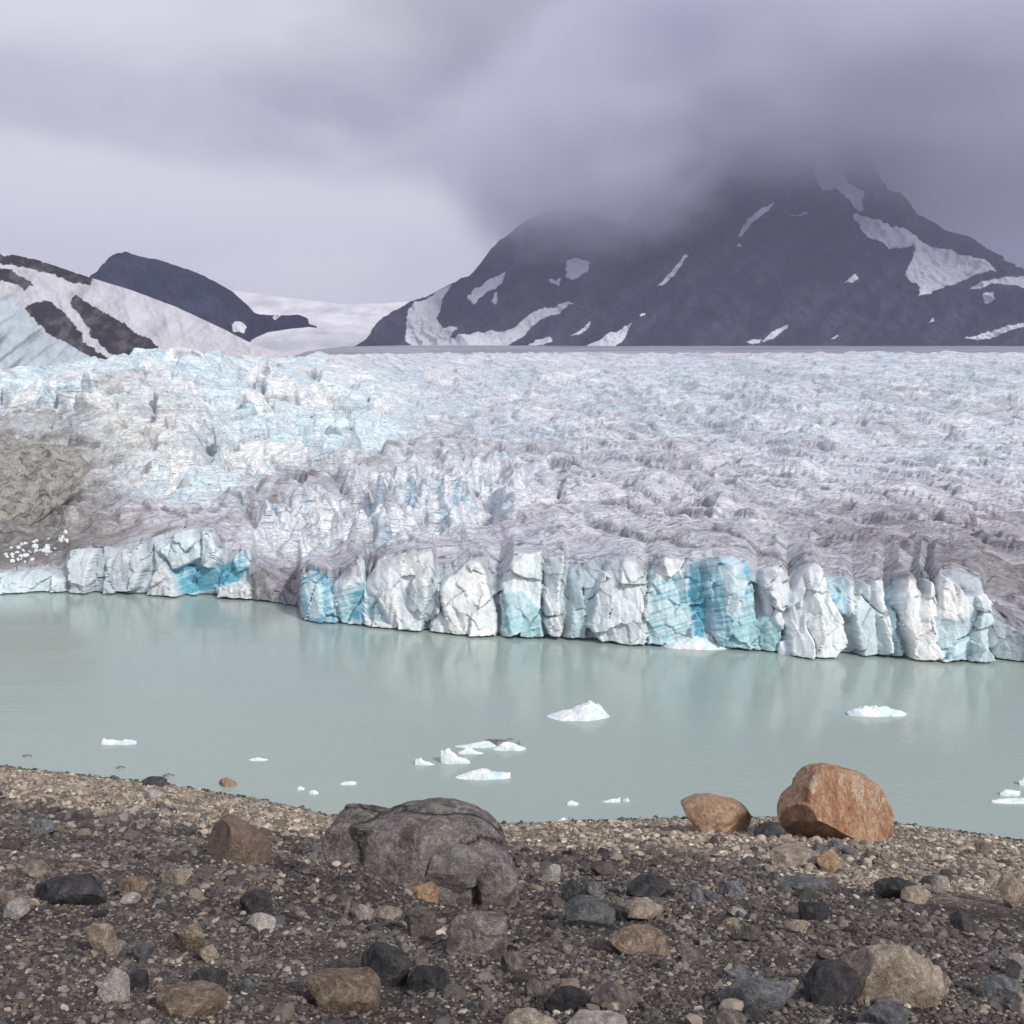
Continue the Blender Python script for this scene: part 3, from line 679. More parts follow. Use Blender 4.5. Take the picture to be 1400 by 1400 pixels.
ROCK_H = [[(-300,300),(0,345),(40,351),(80,364),(124,380),(118,388),(80,378),(52,370),(20,362),(0,358),(-300,330)],
          [(-300,350),(0,364),(14,368),(38,384),(46,390),(34,396),(14,388),(0,382),(-300,372)],
          [(34,420),(48,410),(66,408),(84,424),(100,442),(116,468),(148,492),(118,486),(92,470),(60,452),(40,436)],
          [(94,408),(104,402),(128,418),(152,434),(176,446),(200,462),(232,490),(160,494),(140,474),(122,456),(108,434)],
          [(-300,505),(-40,495),(10,506),(20,520),(-300,540)], [(150,440),(170,452),(165,456)]]
def col_hill(XX, YY, X, Y, Z, r):
    s = np.zeros(XX.shape, F)
    wx = XX + 13 * fbm(X / 6, Z / 6, 0, 7, 280, .68); wy = YY + 12 * fbm(X / 6, Z / 6, 0, 7, 285, .68)
    for p in ROCK_H: s[inpoly(wx, wy, p)] = 1
    n = fbm((X * .8 + Z) / 14, (Z * .8 - X) / 3, 0, 4, 290)
    snow = lerp(np.broadcast_to(c3(.54, .54, .575), XX.shape + (3,)), c3(.45, .45, .485), sm(0, .5, n))
    ice = sm(-8, 8, (YY - (395 + (XX + 0) * .76)))
    snow = lerp(snow, lerp(np.broadcast_to(c3(.46, .52, .58), XX.shape + (3,)), c3(.24, .26, .30), sm(.0, .35, n)), ice)
    m = fbm(X / 3, Z / 3, 0, 5, 295)
    return lerp(snow, lerp(np.broadcast_to(c3(.040, .038, .041), XX.shape + (3,)), c3(.115, .106, .106), sm(-.1, .4, m)), s)
hill('hill', [(-700, 240), (-300, 300), (0, 345), (40, 352), (80, 365), (124, 380), (180, 397), (240, 419), (300, 447), (340, 468), (370, 479), (405, 488), (440, 497)],
     [(-700, 560), (0, 530), (130, 512), (250, 505), (440, 502)], 215, .8, -700, 440, 900, 260, 1.3, 24, M_hill, col_hill)

# ------------------------------------------------------------------ stones
def ico(sub):
    bm = bmesh.new(); bmesh.ops.create_icosphere(bm, subdivisions=sub, radius=1)
    V = np.array([v.co[:] for v in bm.verts]); Fc = np.array([[v.index for v in f.verts] for f in bm.faces]); bm.free()
    return V, Fc
ICO = {k: ico(k) for k in (1, 2, 3, 4, 5)}

def cutplanes(V, r, n, lo, hi):
    for _ in range(n):
        d = r.normal(size=3); d /= np.linalg.norm(d); h = r.uniform(lo, hi)
        t = V @ d; k = t > h
        V[k] -= (t[k] - h)[:, None] * d
    return V

def stone_shape(seed, sub, angular=.5, flat=.7):
    r = np.random.default_rng(seed); V = ICO[sub][0].copy()
    V = cutplanes(V, r, int(7 + 12 * angular), .48 if angular > .4 else .62, .85)
    V *= 1 + .16 * fbm(V[:, 0] * 1.2 + seed, V[:, 1] * 1.2, V[:, 2] * 1.2, 3, 300)[:, None]
    if sub >= 3: V *= 1 + .05 * fbm(V[:, 0] * 5 + seed, V[:, 1] * 5, V[:, 2] * 5, 3, 310)[:, None]
    V /= np.abs(V).max(0)
    V[:, 1] *= r.uniform(.7, 1.0); V[:, 2] *= flat
    return V

M = {
 'grey': rock_mat('grey_gneiss', (0.105, 0.092, 0.088), (0.329, 0.294, 0.273), (0.196, 0.175, 0.168), 4.2, .22, 1.6),
 'boulder': rock_mat('big_boulder_gneiss', (0.105, 0.092, 0.086), (0.30, 0.27, 0.25), (0.185, 0.165, 0.158), 3.6, .22, 1.6, crack=.55),
 'slab': rock_mat('grey_slab_face', (0.156, 0.146, 0.143), (0.215, 0.199, 0.192), None, 2.0, .05, .6),
 'orange': rock_mat('orange_rock', (0.324, 0.156, 0.084), (0.516, 0.324, 0.204), (0.552, 0.456, 0.360), 1.5, .10, 1.4, 0, .85, (2.2, 2.2, .55)),
 'rust': rock_mat('rusty_rock', (0.312, 0.188, 0.112), (0.413, 0.294, 0.194), (0.163, 0.094, 0.062), 2.2, .08, 1.0),
 'brown': rock_mat('brown_rock', (0.143, 0.104, 0.083), (0.189, 0.140, 0.114), None, 2.0, .05, .6),
 'tan': rock_mat('tan_rock', (0.239, 0.191, 0.145), (0.493, 0.413, 0.326), (0.174, 0.142, 0.116), 6, .08, 1.0, .25),
 'pale': rock_mat('pale_rock', (0.338, 0.312, 0.280), (0.611, 0.579, 0.527), (0.208, 0.189, 0.176), 7, .05, 1.0, .15),
 'dark': rock_mat('dark_slate', (0.028, 0.028, 0.031), (0.075, 0.073, 0.076), (0.121, 0.118, 0.119), 6, .10, 1.0, .25),
 'slate': rock_mat('blue_grey_slate', (0.088, 0.091, 0.100), (0.221, 0.224, 0.234), (0.072, 0.072, 0.078), 6, .10, 1.0, .25),
 'stony': rock_mat('grey_brown_stone', (0.101, 0.089, 0.082), (0.257, 0.230, 0.205), (0.074, 0.066, 0.063), 7, .08, 1.0, .4),
 'ochre': rock_mat('ochre_stone', (0.167, 0.120, 0.084), (0.304, 0.239, 0.177), (0.123, 0.094, 0.075), 7, .25, 1.0, .15),
}

def outline_stone(name, poly, mat, label, cat='rock', depth=.8, ang=.5, sub=5, seed=1, sink=0.0, ground=True, at=None, planes=10, pw=2.6, dtl=.03, lean=0.0, group=None, cut=.60, smooth=False, parent=None):
    """a stone whose silhouette from the beach follows an outline (photo pixels), blown up to its full thickness"""
    poly = np.array(poly, float)
    x0, x1 = poly[:, 0].min(), poly[:, 0].max(); y0, y1 = poly[:, 1].min(), poly[:, 1].max()
    cx, cy = (x0 + x1) / 2, (y0 + y1) / 2
    if at is None:
        gxp, gyp = pix_ground(cx, y1 - .10 * (y1 - y0)); D = float(gyp)
    else: D = at
    dep = depth * .5 * (x1 - x0) * float(px_at(cy, D))
    if at is None: D = D + .8 * dep
    s = float(px_at(cy, D)); c = P(cx, cy, D)
    r = np.random.default_rng(seed)
    q = (poly - [cx, cy]) * [s, -s]
    th = np.arctan2(q[:, 1], q[:, 0]); o = np.argsort(th); th, rr = th[o], np.hypot(q[:, 0], q[:, 1])[o]
    V = ICO[sub][0].copy()
    V0 = V.copy()
    scl = np.ones(len(V0))
    a = np.arctan2(V[:, 2], V[:, 0]); rad = np.interp(a, th, rr, period=2 * math.pi)
    f = (1 - np.abs(V[:, 1]) ** pw) ** (1 / pw)
    dep = depth * .5 * (x1 - x0) * s
    W = np.stack([rad * np.cos(a) * f, np.sign(V[:, 1]) * np.abs(V[:, 1]) ** .9 * dep, rad * np.sin(a) * f], 1) * scl[:, None]
    W[:, 0] = np.interp(W[:, 0], [W[:, 0].min(), 0, W[:, 0].max()], [q[:, 0].min(), 0, q[:, 0].max()]); W[:, 2] = np.interp(W[:, 2], [W[:, 2].min(), 0, W[:, 2].max()], [q[:, 1].min() * 1.35, 0, q[:, 1].max()])
    L = (x1 - x0) * s
    if planes:
        hx = np.abs(W).max(0); W = cutplanes(W / hx, r, planes, cut, cut + .38) * hx
        W[:, 0] = np.interp(W[:, 0], [W[:, 0].min(), 0, W[:, 0].max()], [q[:, 0].min(), 0, q[:, 0].max()]); W[:, 2] = np.interp(W[:, 2], [W[:, 2].min(), 0, W[:, 2].max()], [q[:, 1].min() * 1.35, 0, q[:, 1].max()])
    W *= (1 + dtl * 2.2 * fbm(W[:, 0] / L * 4 + seed, W[:, 1] / L * 4, W[:, 2] / L * 4, 3, 330, .5, 2) + dtl * fbm(W[:, 0] / L * 14, W[:, 1] / L * 14 + seed, W[:, 2] / L * 14, 3, 335))[:, None]
    W[:, 1] += lean * W[:, 2]
    me = mesh_from(name, W, ICO[sub][1], mat, smooth)
    ob = link(name, me); ob.location = (float(c[0]), D, float(c[2]) - sink)
    if parent:
        ob.parent = parent; ob.location = ob.location - parent.location
    tag(ob, label, cat, group)
    return ob

big = outline_stone('boulder', [(443,1136),(450,1119),(470,1112),(492,1113),(512,1121),(528,1121),(545,1112),(575,1103),(610,1101),(640,1107),(668,1124),(688,1148),(697,1175),(708,1205),(711,1228),(692,1246),(655,1236),(620,1222),(570,1214),(500,1200),(462,1178),(448,1158)],
    M['boulder'], 'huge grey boulder with a rounded double hump and a cracked slab on its right flank', 'boulder', .62, sub=5, seed=4, planes=9, pw=3, dtl=.024, cut=.70, smooth=True)
fy = big.location.y - .80 * .62 * .5 * 268 * float(px_at(1170, big.location.y))
outline_stone('broken_slab', [(578,1166),(600,1158),(658,1152),(664,1172),(662,1196),(640,1204),(600,1216),(572,1206)], M['slab'], None, None, .5, sub=4, seed=31, planes=12, pw=5, dtl=.014, cut=.7, at=fy, parent=big)
outline_stone('broken_slab', [(650,1178),(668,1172),(692,1180),(704,1206),(711,1236),(694,1248),(668,1240),(652,1214)], M['grey'], None, None, .7, sub=4, seed=33, planes=12, pw=3, dtl=.02, cut=.7, at=fy, parent=big)
outline_stone('boulder', [(1068,1108),(1078,1092),(1090,1082),(1093,1066),(1104,1052),(1116,1045),(1140,1047),(1160,1056),(1176,1062),(1198,1078),(1209,1104),(1204,1124),(1184,1142),(1162,1159),(1130,1158),(1100,1150),(1076,1140)],
    M['orange'], 'big orange boulder with a blunt peak standing at the water edge', 'boulder', .75, sub=5, seed=23, planes=9, pw=3.0, dtl=.024, lean=.05, cut=.58)
outline_stone('boulder', [(932,1101),(945,1092),(985,1089),(1002,1098),(1012,1116),(1028,1138),(1020,1144),(985,1142),(958,1138),(936,1116)],
    M['rust'], 'rusty brown boulder with dark undercut side, left of the big orange boulder', 'boulder', .8, sub=4, seed=12, planes=11, pw=3.2, lean=.45, cut=.48, dtl=.02)
outline_stone('boulder', [(280,1172),(284,1150),(298,1124),(312,1116),(332,1124),(352,1142),(368,1158),(366,1176),(320,1182),(285,1180)],
    M['brown'], 'brown pyramid-shaped rock with a smooth front face above the left beach', 'rock', .7, sub=5, seed=15, planes=7, pw=4, dtl=.012, cut=.55)

STONES = [  # x0, y0, x1, y1, material, angular, label
 (298,1063,326,1083,'rust',.4,'small orange rock at the waterline left of the pyramid rock'),
 (190,1064,232,1077,'dark',.3,'low dark rock lying in the shallows at the left shore'),
 (1030,1126,1072,1148,'dark',.5,'low dark stone wedged between the rusty boulder and the big orange boulder'),
 (218,1186,266,1219,'tan',.7,'pale tan wedge-shaped stone right of the long dark slab'),
 (163,1199,203,1233,'ochre',.6,'ochre stone with a pointed top between the dark slab and the tan wedge'),
 (164,1222,192,1235,'pale',.4,'small white stone at the foot of the pointed ochre stone'),
 (45,1196,150,1243,'dark',.45,'long black slab of rock on the left gravel'),
 (0,1218,26,1240,'tan',.4,'brown tan stone cut by the left picture edge beside the black slab'),
 (4,1232,42,1254,'pale',.5,'pale streaked stone below the brown tan stone at the far left'),
 (118,1259,160,1308,'tan',.5,'upright tan stone with a rounded top in the left gravel'),
 (236,1264,284,1300,'ochre',.4,'round speckled tan cobble right of the upright tan stone'),
 (274,1293,302,1311,'tan',.4,'small tan stone just under the round speckled cobble'),
 (135,1324,176,1371,'pale',.4,'upright whitish grey stone near the lower left'),
 (214,1350,305,1400,'ochre',.55,'wide brown block with a pale cracked crust at the lower left'),
 (174,1326,204,1352,'dark',.4,'dark stone touching the right side of the upright whitish stone'),
 (262,1322,310,1358,'dark',.5,'black cobble above the wide brown block'),
 (325,1338,350,1362,'slate',.3,'small blue grey round stone at the lower left'),
 (328,1219,375,1251,'dark',.5,'dark rock with a white stone below it, left of the huge boulder'),
 (334,1250,377,1276,'pale',.35,'white flat cobble in front of the dark rock'),
 (412,1326,520,1392,'ochre',.55,'large crusted brown rock half sunk in gravel at the bottom'),
 (444,1308,490,1342,'stony',.5,'mottled grey stone leaning on the crusted brown rock'),
 (488,1291,562,1352,'dark',.45,'big rounded black stone in the middle of the lower gravel'),
 (556,1324,612,1360,'dark',.4,'flat black stone right of the big black stone'),
 (610,1250,692,1312,'grey',.3,'round speckled boulder partly buried below the huge grey boulder'),
 (541,1207,600,1241,'rust',.6,'orange layered stone at the foot of the huge grey boulder'),
 (484,1237,511,1260,'pale',.4,'small cream stone with dark specks near the orange layered stone'),
 (508,1240,550,1260,'tan',.5,'small flat tan stone with a pointed end'),
 (552,1242,596,1280,'stony',.5,'grey brown stone sunk in soil under the orange layered stone'),
 (684,1300,722,1335,'stony',.6,'grey brown stone right of the round speckled boulder'),
 (856,1232,909,1257,'tan',.3,'pale cream flat oval stone in the middle right gravel'),
 (828,1268,912,1311,'ochre',.45,'large tan and orange stone with a flat top, right of the middle'),
 (1160,1297,1300,1387,'tan',.5,'large tan grey boulder with pale streaks at the lower right'),
 (1100,1318,1178,1381,'dark',.6,'black split rock against the left side of the large tan grey boulder'),
 (980,1334,1092,1390,'slate',.35,'wide grey slab with faint bands at the lower right'),
 (804,1338,874,1392,'stony',.6,'angular light grey stone with a tan tip near the bottom'),
 (742,1346,804,1388,'dark',.55,'black pointed stone left of the angular light stone'),
 (716,1341,748,1373,'stony',.4,'small banded grey stone beside the black pointed stone'),
 (766,1202,802,1237,'dark',.6,'black angular stone right of the huge boulder'),
 (796,1204,826,1230,'slate',.5,'grey block leaning on the black angular stone'),
 (770,1230,842,1268,'slate',.6,'blue grey wedge with a dark shaded side'),
 (854,1195,925,1232,'dark',.45,'dark grey rounded rock on the crest, right of the middle'),
 (739,1180,768,1208,'pale',.7,'small white angular stone on the crest right of the huge boulder'),
 (806,1177,846,1203,'stony',.6,'light grey block on the crest'),
 (1053,1158,1136,1190,'tan',.5,'flat buff rock on the beach below the big orange boulder'),
 (1116,1165,1152,1192,'rust',.4,'small orange brown stone at the end of the flat buff rock'),
 (1132,1148,1156,1164,'slate',.4,'small grey stone leaning on the front of the big orange boulder'),
 (1196,1200,1254,1228,'dark',.7,'dark grey triangular stone on the right beach edge'),
 (1226,1214,1274,1234,'tan',.5,'pinkish tan flat stone in front of the dark triangular stone'),
 (984,1207,1022,1231,'slate',.5,'pale lilac grey flat stone on the crest'),
 (942,1215,964,1243,'slate',.4,'small upright grey stone on the crest'),
 (966,1223,992,1241,'slate',.5,'slim grey stone between the upright stone and the lilac stone'),
 (990,1255,1012,1270,'tan',.3,'small cream pebble right of the cream oval stone'),
 (1080,1256,1106,1275,'tan',.5,'small yellow stone on dark gravel below the flat buff rock'),
 (1090,1230,1132,1262,'dark',.4,'dark brown rounded stone above the small yellow stone'),
 (1060,1200,1136,1224,'slate',.5,'grey streaked ledge stone on the crest'),
 (1332,1148,1356,1174,'tan',.5,'pale yellow stone on the beach near the right edge'),
 (1274,1196,1296,1222,'pale',.6,'small whitish stone on the right beach'),
 (1376,1306,1412,1336,'pale',.5,'white grey stone cut by the right picture edge'),
 (1340,1336,1398,1366,'slate',.6,'lilac grey angular stone at the lower right edge'),
 (1384,1358,1416,1388,'tan',.5,'tan stone at the lower right corner'),
 (1172,1376,1244,1412,'slate',.2,'smooth blue grey cobble in front of the large tan grey boulder'),
 (672,1386,764,1420,'tan',.3,'wide buff stone cut by the bottom picture edge near the middle'),
 (764,1392,856,1418,'pale',.3,'cream flat stone cut by the bottom picture edge'),
 (960,1384,1026,1418,'stony',.3,'brown grey cobble at the bottom edge left of the grey slab foot'),
 (1004,1376,1052,1404,'dark',.5,'black stone at the bottom edge by the brown grey cobble'),
 (1362,1196,1402,1242,'tan',.5,'pinkish stone on the right beach edge near the picture edge'),
 (26,1180,68,1202,'tan',.5,'tan stone above the black slab at the left'),
 (178,1290,210,1312,'slate',.6,'light grey angular stone between upright tan and speckled cobbles'),
 (40,1120,80,1142,'slate',.6,'pale blue grey stone high on the left gravel'),
 (196,1078,222,1098,'pale',.4,'pale rounded stone among the beach cobbles at the left'),
 (1010,1264,1040,1290,'stony',.4,'small brown stone in the right middle gravel'),
 (930,1302,960,1318,'stony',.5,'small grey wedge below the tan and orange stone'),
 (986,1324,1030,1340,'slate',.6,'narrow light grey stone above the wide grey slab'),
]
for i, (x0, y0, x1, y1, mk, an, lab) in enumerate(STONES):
    r = np.random.default_rng(500 + i); n = 11
    th = np.arange(n) / n * 2 * math.pi + r.uniform(-.2, .2, n)
    hw, hh, cx, cy = (x1 - x0) / 2, (y1 - y0) / 2, (x0 + x1) / 2, (y0 + y1) / 2
    k = 1 - an * .28 * r.random(n)
    poly = np.stack([cx + hw * np.cos(th) * k * 1.06, cy - hh * np.sin(th) * k * 1.06], 1)
    w = x1 - x0
    outline_stone('boulder' if w > 80 else 'stone', poly, M[mk], lab, 'boulder' if w > 80 else 'stone', r.uniform(.65, .95), sub=4 if w > 35 else 3, seed=600 + i, planes=int(11 + 12 * an), pw=2.3 + an, dtl=.02 + .014 * r.random(), cut=.64 - .22 * an, lean=r.uniform(-.1, .25))

# scattered stones: gravel everywhere, the largest as stones of their own
def scatter(n, dmin, dmax, x0, x1, size, seed, maxs):
    r = np.random.default_rng(seed)
    d = np.sqrt(r.uniform(dmin ** 2, dmax ** 2, n)); xp = r.uniform(x0, x1, n)
    X = (xp - 700) / 1400 / .968 * d
    s = size * (1 - r.random(n) * .96) ** -.52
    s = np.minimum(s, maxs)
    return X, d, s, xp
parts = [scatter(330, 5.4, 12, -60, 1460, .038, 8, .11), scatter(420, 11, 24, -60, 1460, .062, 9, .2), scatter(42000, 5.2, 9.5, -80, 1480, .0085, 1, .10), scatter(50000, 9, 17, -100, 1500, .0145, 2, .17), scatter(70000, 16, 43, -160, 1560, .027, 3, .22)]
SX, SY, SS, SP = (np.concatenate(a) for a in zip(*parts))
ss = SY / dshore(SX, SY)
sandm = ell(SP, 560 + 1400 * (1.7 + (H - 1.7) * ss) / SY, 1330, 1264, 190, 24, .1, .5)
clump = fbm(SX / 2.0, SY / 2.0, 0, 3, 400)
keep = (ss < 1.012) & (rng.random(len(SX)) > .93 * sandm) & (rng.random(len(SX)) < .8 + 1.3 * clump)
SX, SY, SS, SP, ss = SX[keep], SY[keep], SS[keep], SP[keep], ss[keep]
SZ = ground_z(SX, SY); zn = zone(SX, SY)
spx = SS * 2 / px_at(1200, SY)
order = np.argsort(-spx); NB = 228
inview = (SP > -5) & (SP < 1405) & (560 - 1400 * (SZ - H) / SY < 1410)
bigi = [i for i in order if inview[i]][:NB]
KINDS = [('stony', 'round', 'rounded grey brown stone lying loose on the moraine gravel', 'rounded grey brown stones on the moraine'),
         ('stony', 'sharp', 'angular grey brown stone lying loose on the moraine gravel', 'angular grey brown stones on the moraine'),
         ('dark', 'sharp', 'angular blackish stone lying loose on the moraine gravel', 'angular blackish stones on the moraine'),
         ('slate', 'flat', 'flat blue grey slate lying loose on the moraine gravel', 'flat slate stones on the moraine'),
         ('tan', 'round', 'small tan cobble lying loose on the gravel', 'tan cobbles on the gravel'),
         ('pale', 'sharp', 'small whitish chip of rock lying loose on the gravel', 'whitish rock chips on the gravel')]
PROTO = {}
for ki, (mk, sh, lab, grp) in enumerate(KINDS):
    for v in range(4):
        V = stone_shape(800 + ki * 10 + v, 3, {'round': .25, 'sharp': .9, 'flat': .7}[sh], {'round': .62, 'sharp': .55, 'flat': .36}[sh])
        PROTO[ki, v] = mesh_from('stone', V, ICO[3][1], M[mk], False)
for i in bigi:
    pz = zn[i]
    ki = int(rng.choice(6, p=[.28, .27, .10, .14, .12, .09] if pz < .5 else [.34, .2, .05, .06, .25, .10]))
    o = link('stone', PROTO[ki, int(rng.integers(4))])
    s = float(SS[i]); o.scale = (s, s * rng.uniform(.8, 1.1), s * rng.uniform(.8, 1.1)); o.rotation_euler = (rng.uniform(-.3, .3), rng.uniform(-.3, .3), rng.uniform(0, 6.28))
    o.location = (float(SX[i]), float(SY[i]), float(SZ[i]) + .18 * s)
    tag(o, KINDS[ki][2], 'stone', KINDS[ki][3])
rest = np.ones(len(SX), bool); rest[bigi] = False
ri = np.nonzero(rest)[0]
PALD = 1.22 * np.array([[.072, .065, .062], [.098, .086, .079], [.052, .05, .053], [.14, .122, .11], [.20, .175, .148], [.115, .112, .116], [.085, .066, .056], [.28, .255, .225]])
PALP = 1.08 * np.array([[.29, .25, .205], [.36, .315, .26], [.22, .19, .16], [.14, .125, .11], [.42, .38, .325], [.21, .19, .17], [.26, .19, .13], [.42, .39, .34]])
def join_stones(idx, sub, nvar, seed):
    r = np.random.default_rng(seed); n = len(idx)
    shapes = np.stack([stone_shape(seed + k, sub, r.uniform(.2, 1), r.uniform(.45, .85)) for k in range(nvar)])
    var = r.integers(0, nvar, n); a = r.uniform(0, 6.283, n); t = r.uniform(-.4, .4, (n, 2))
    V = shapes[var]                                                   # n, nv, 3
    sc = SS[idx][:, None, None] * np.stack([r.uniform(.8, 1.2, n), r.uniform(.7, 1.1, n), r.uniform(.7, 1.1, n)], 1)[:, None]
    V = V * sc
    x, y, z = V[..., 0], V[..., 1], V[..., 2]
    z = z + t[:, :1] * x + t[:, 1:] * y
    ca, sa = np.cos(a)[:, None], np.sin(a)[:, None]
    W = np.stack([x * ca - y * sa + SX[idx][:, None], x * sa + y * ca + SY[idx][:, None], z + (SZ[idx] + .15 * SS[idx])[:, None]], -1)
    nv = V.shape[1]
    Fc = (ICO[sub][1][None] + (np.arange(n) * nv)[:, None, None]).reshape(-1, 3)
    pz = zn[idx] > r.random(n)
    c = np.where(pz[:, None], PALP[r.choice(8, n, p=[.22, .18, .2, .14, .08, .1, .05, .03])], PALD[r.choice(8, n, p=[.21, .20, .16, .15, .09, .10, .05, .04])])
    c = c * r.uniform(.65, 1.45, n)[:, None] * np.array([1.04, 1.0, .95])
    wet = sm(.972, .985, ss[idx]); c = c * (1 - .68 * wet)[:, None]
    return W.reshape(-1, 3), Fc, np.repeat(c, nv, 0)
bigr = ri[spx[ri] > 9]; smallr = ri[spx[ri] <= 9]
Wa, Fa, ca_ = join_stones(bigr, 2, 24, 1000); Wb, Fb, cb_ = join_stones(smallr, 1, 24, 2000)
me = mesh_from('gravel', np.concatenate([Wa, Wb]), np.concatenate([Fa, Fb + len(Wa)]), M_gravel, False, {'col': np.concatenate([ca_, cb_])})
gravel = link('gravel', me)
tag(gravel, 'loose gravel and cobbles covering the moraine and the beach', 'gravel', None, 'stuff')
print('gravel', len(bigr), len(smallr))

# rock wall showing at the left side of the glacier
outline_stone('rock_outcrop', [(-160,600),(-60,590),(0,600),(40,596),(78,604),(100,632),(108,660),(96,690),(70,712),(30,730),(-60,745),(-160,740)], rock_mat('outcrop_rock', (.27, .26, .24), (.52, .50, .46), (.13, .125, .118), 1.3, .0, 5.0),
    'grey brown bedrock outcrop sticking out of the dirty ice at the left', 'rock outcrop', .25, sub=5, seed=77, at=93, planes=26, dtl=.06, lean=.9, cut=.5, pw=2)

# ------------------------------------------------------------------ ice in the lake
def floe(outline, label, mat=None, seed=0, depth=.5, name='ice_floe', cat='ice floe', group=None, base=None):
    p = np.array(outline, float); yb = base or p[:, 1].max()
    D = float(H / -slope(yb)) ; s = float(px_at(yb, D))
    x0, x1 = p[:, 0].min(), p[:, 0].max(); cx = (x0 + x1) / 2; w = (x1 - x0) * s
    c = P(cx, yb, D)
    n, mrows = 90, 41
    u = np.linspace(-1, 1, n); t = np.linspace(-1, 1, mrows)
    top = np.interp(cx + u * (x1 - x0) / 2, p[:, 0], (yb - p[:, 1]) * s * .85)
    U, T = np.meshgrid(u, t)
    plan = np.sqrt(np.clip(1 - U ** 2, 0, 1)) * .9 + .1
    dp = max(.28 * w * depth, .12) * plan * (1 + .35 * fbm(U * 2 + seed, T * .5, 0, 3, 500))
    prof = np.clip(1 - np.abs(T) ** 2.4, 0, 1) ** .6
    X = U * w / 2; Yy = T * dp
    sc = max(w, .6)
    Z = top[None] * prof * (1 + .45 * fbm(X / sc * 2.6 + seed, Yy / sc * 5, 0, 4, 505, .55, 2) * np.minimum(1, prof * 2)) - .06 + .05 * prof
    V = np.stack([X, Yy + .0, Z], -1)
    me = mesh_from(name, V, gridfaces(mrows, n), mat or M_floe, True)
    o = link(name, me); o.location = (float(c[0]), D + max(.28 * w * depth, .12) * .6, 0.0)
    tag(o, label, cat, group); return o

floe([(747,983),(760,979),(770,976),(782,973),(790,968),(800,964),(812,962),(820,967),(828,974),(835,983)], 'white domed ice floe with a low flat tail to its left', seed=1, depth=.9)
floe([(1160,974),(1168,968),(1182,966),(1196,967),(1210,966),(1222,970),(1235,972),(1242,977)], 'wide low white ice floe floating alone on the right', seed=2, base=979)
floe([(136,1017),(139,1010),(148,1012),(165,1013),(178,1010),(186,1014)], 'small white ice floe floating alone on the left', seed=3, base=1018)
floe([(566,1046),(568,1037),(575,1036),(583,1041),(596,1046)], 'small white ice lump at the left end of the floe cluster', seed=4)
floe([(602,1020),(612,1024),(620,1026),(628,1033),(642,1040),(643,1044)], 'jagged white floe with a raised horn in the floe cluster', seed=5, base=1044)
floe([(618,1022),(635,1020),(650,1016),(668,1014),(678,1020)], 'flat white floe at the back of the floe cluster', seed=6, base=1022)
floe([(626,1029),(640,1022),(650,1026),(661,1030)], 'small rounded white floe in front of the back floe', seed=7, base=1031)
floe([(661,1012),(680,1010),(700,1011),(711,1013)], 'dark silt-covered ice slab at the back of the floe cluster', M_dirtyice, 8, base=1018)
floe([(673,1025),(685,1017),(700,1015),(708,1020),(719,1023)], 'white pointed floe in front of the dark slab', seed=9, base=1026)
floe([(618,1066),(640,1058),(658,1053),(680,1056),(698,1058)], 'long thin grey white floe nearest the huge boulder', seed=10, base=1065)
floe([(462,1074),(470,1069),(487,1069)], 'thin white sliver of ice above the left end of the huge boulder', seed=11, base=1073)
floe([(775,1098),(782,1095),(791,1098)], 'tiny white ice bit with a flat top near the middle beach', seed=12, base=1101)
floe([(820,1098),(836,1093),(848,1090),(849,1096)], 'tiny white ice wedge right of the flat-topped bit', seed=13, base=1097)
floe([(852,1094),(857,1090),(861,1095)], 'tiniest ice bit right of the white ice wedge', seed=14, base=1096)
floe([(1368,1084),(1376,1079),(1396,1080)], 'small white floe near the right picture edge', seed=15, base=1088)
floe([(1357,1095),(1380,1092),(1410,1092)], 'thin white floe below the small floe at the right edge', seed=16, base=1098)
floe([(1394,1068),(1402,1062),(1420,1068)], 'ice lump cut by the right picture edge', seed=21, base=1074)
floe([(340,1038),(350,1036),(366,1038)], 'faint sliver of ice right of the floe alone on the left', seed=17, base=1040)
floe([(405,1078),(410,1075),(416,1078)], 'tiny ice crumb left of the thin sliver', seed=18, base=1080)
floe([(422,1083),(428,1080),(435,1083)], 'tiny ice crumb nearest the shore left of the thin sliver', seed=19, base=1086)
floe([(762,1123),(770,1118),(779,1123)], 'small white ice lump stranded on the middle shore', seed=20, base=1126)
floe([(30,1033),(36,1032),(42,1033)], 'dark speck of floating ice at the far left', M_dirtyice, 22, base=1035)
floe([(222,1060),(230,1058),(238,1060)], 'dark speck of floating ice near the left shore rock', M_dirtyice, 23, base=1062)
floe([(158,1049),(164,1047),(170,1049)], 'dark speck of floating ice between two other specks', M_dirtyice, 24, base=1051)
floe([(1065,890),(1068,876),(1076,872),(1090,875),(1110,874),(1126,877),(1137,880),(1139,888)], 'blocky white ice slab floating at the foot of the cliff', seed=25, base=895, depth=.6)
floe([(908,884),(925,876),(938,870),(945,867),(958,871),(975,876),(995,880),(1014,885)], 'heap of fallen white ice below the deep blue corner of the cliff', seed=26, base=886, depth=.8, name='ice_heap', cat='ice heap')

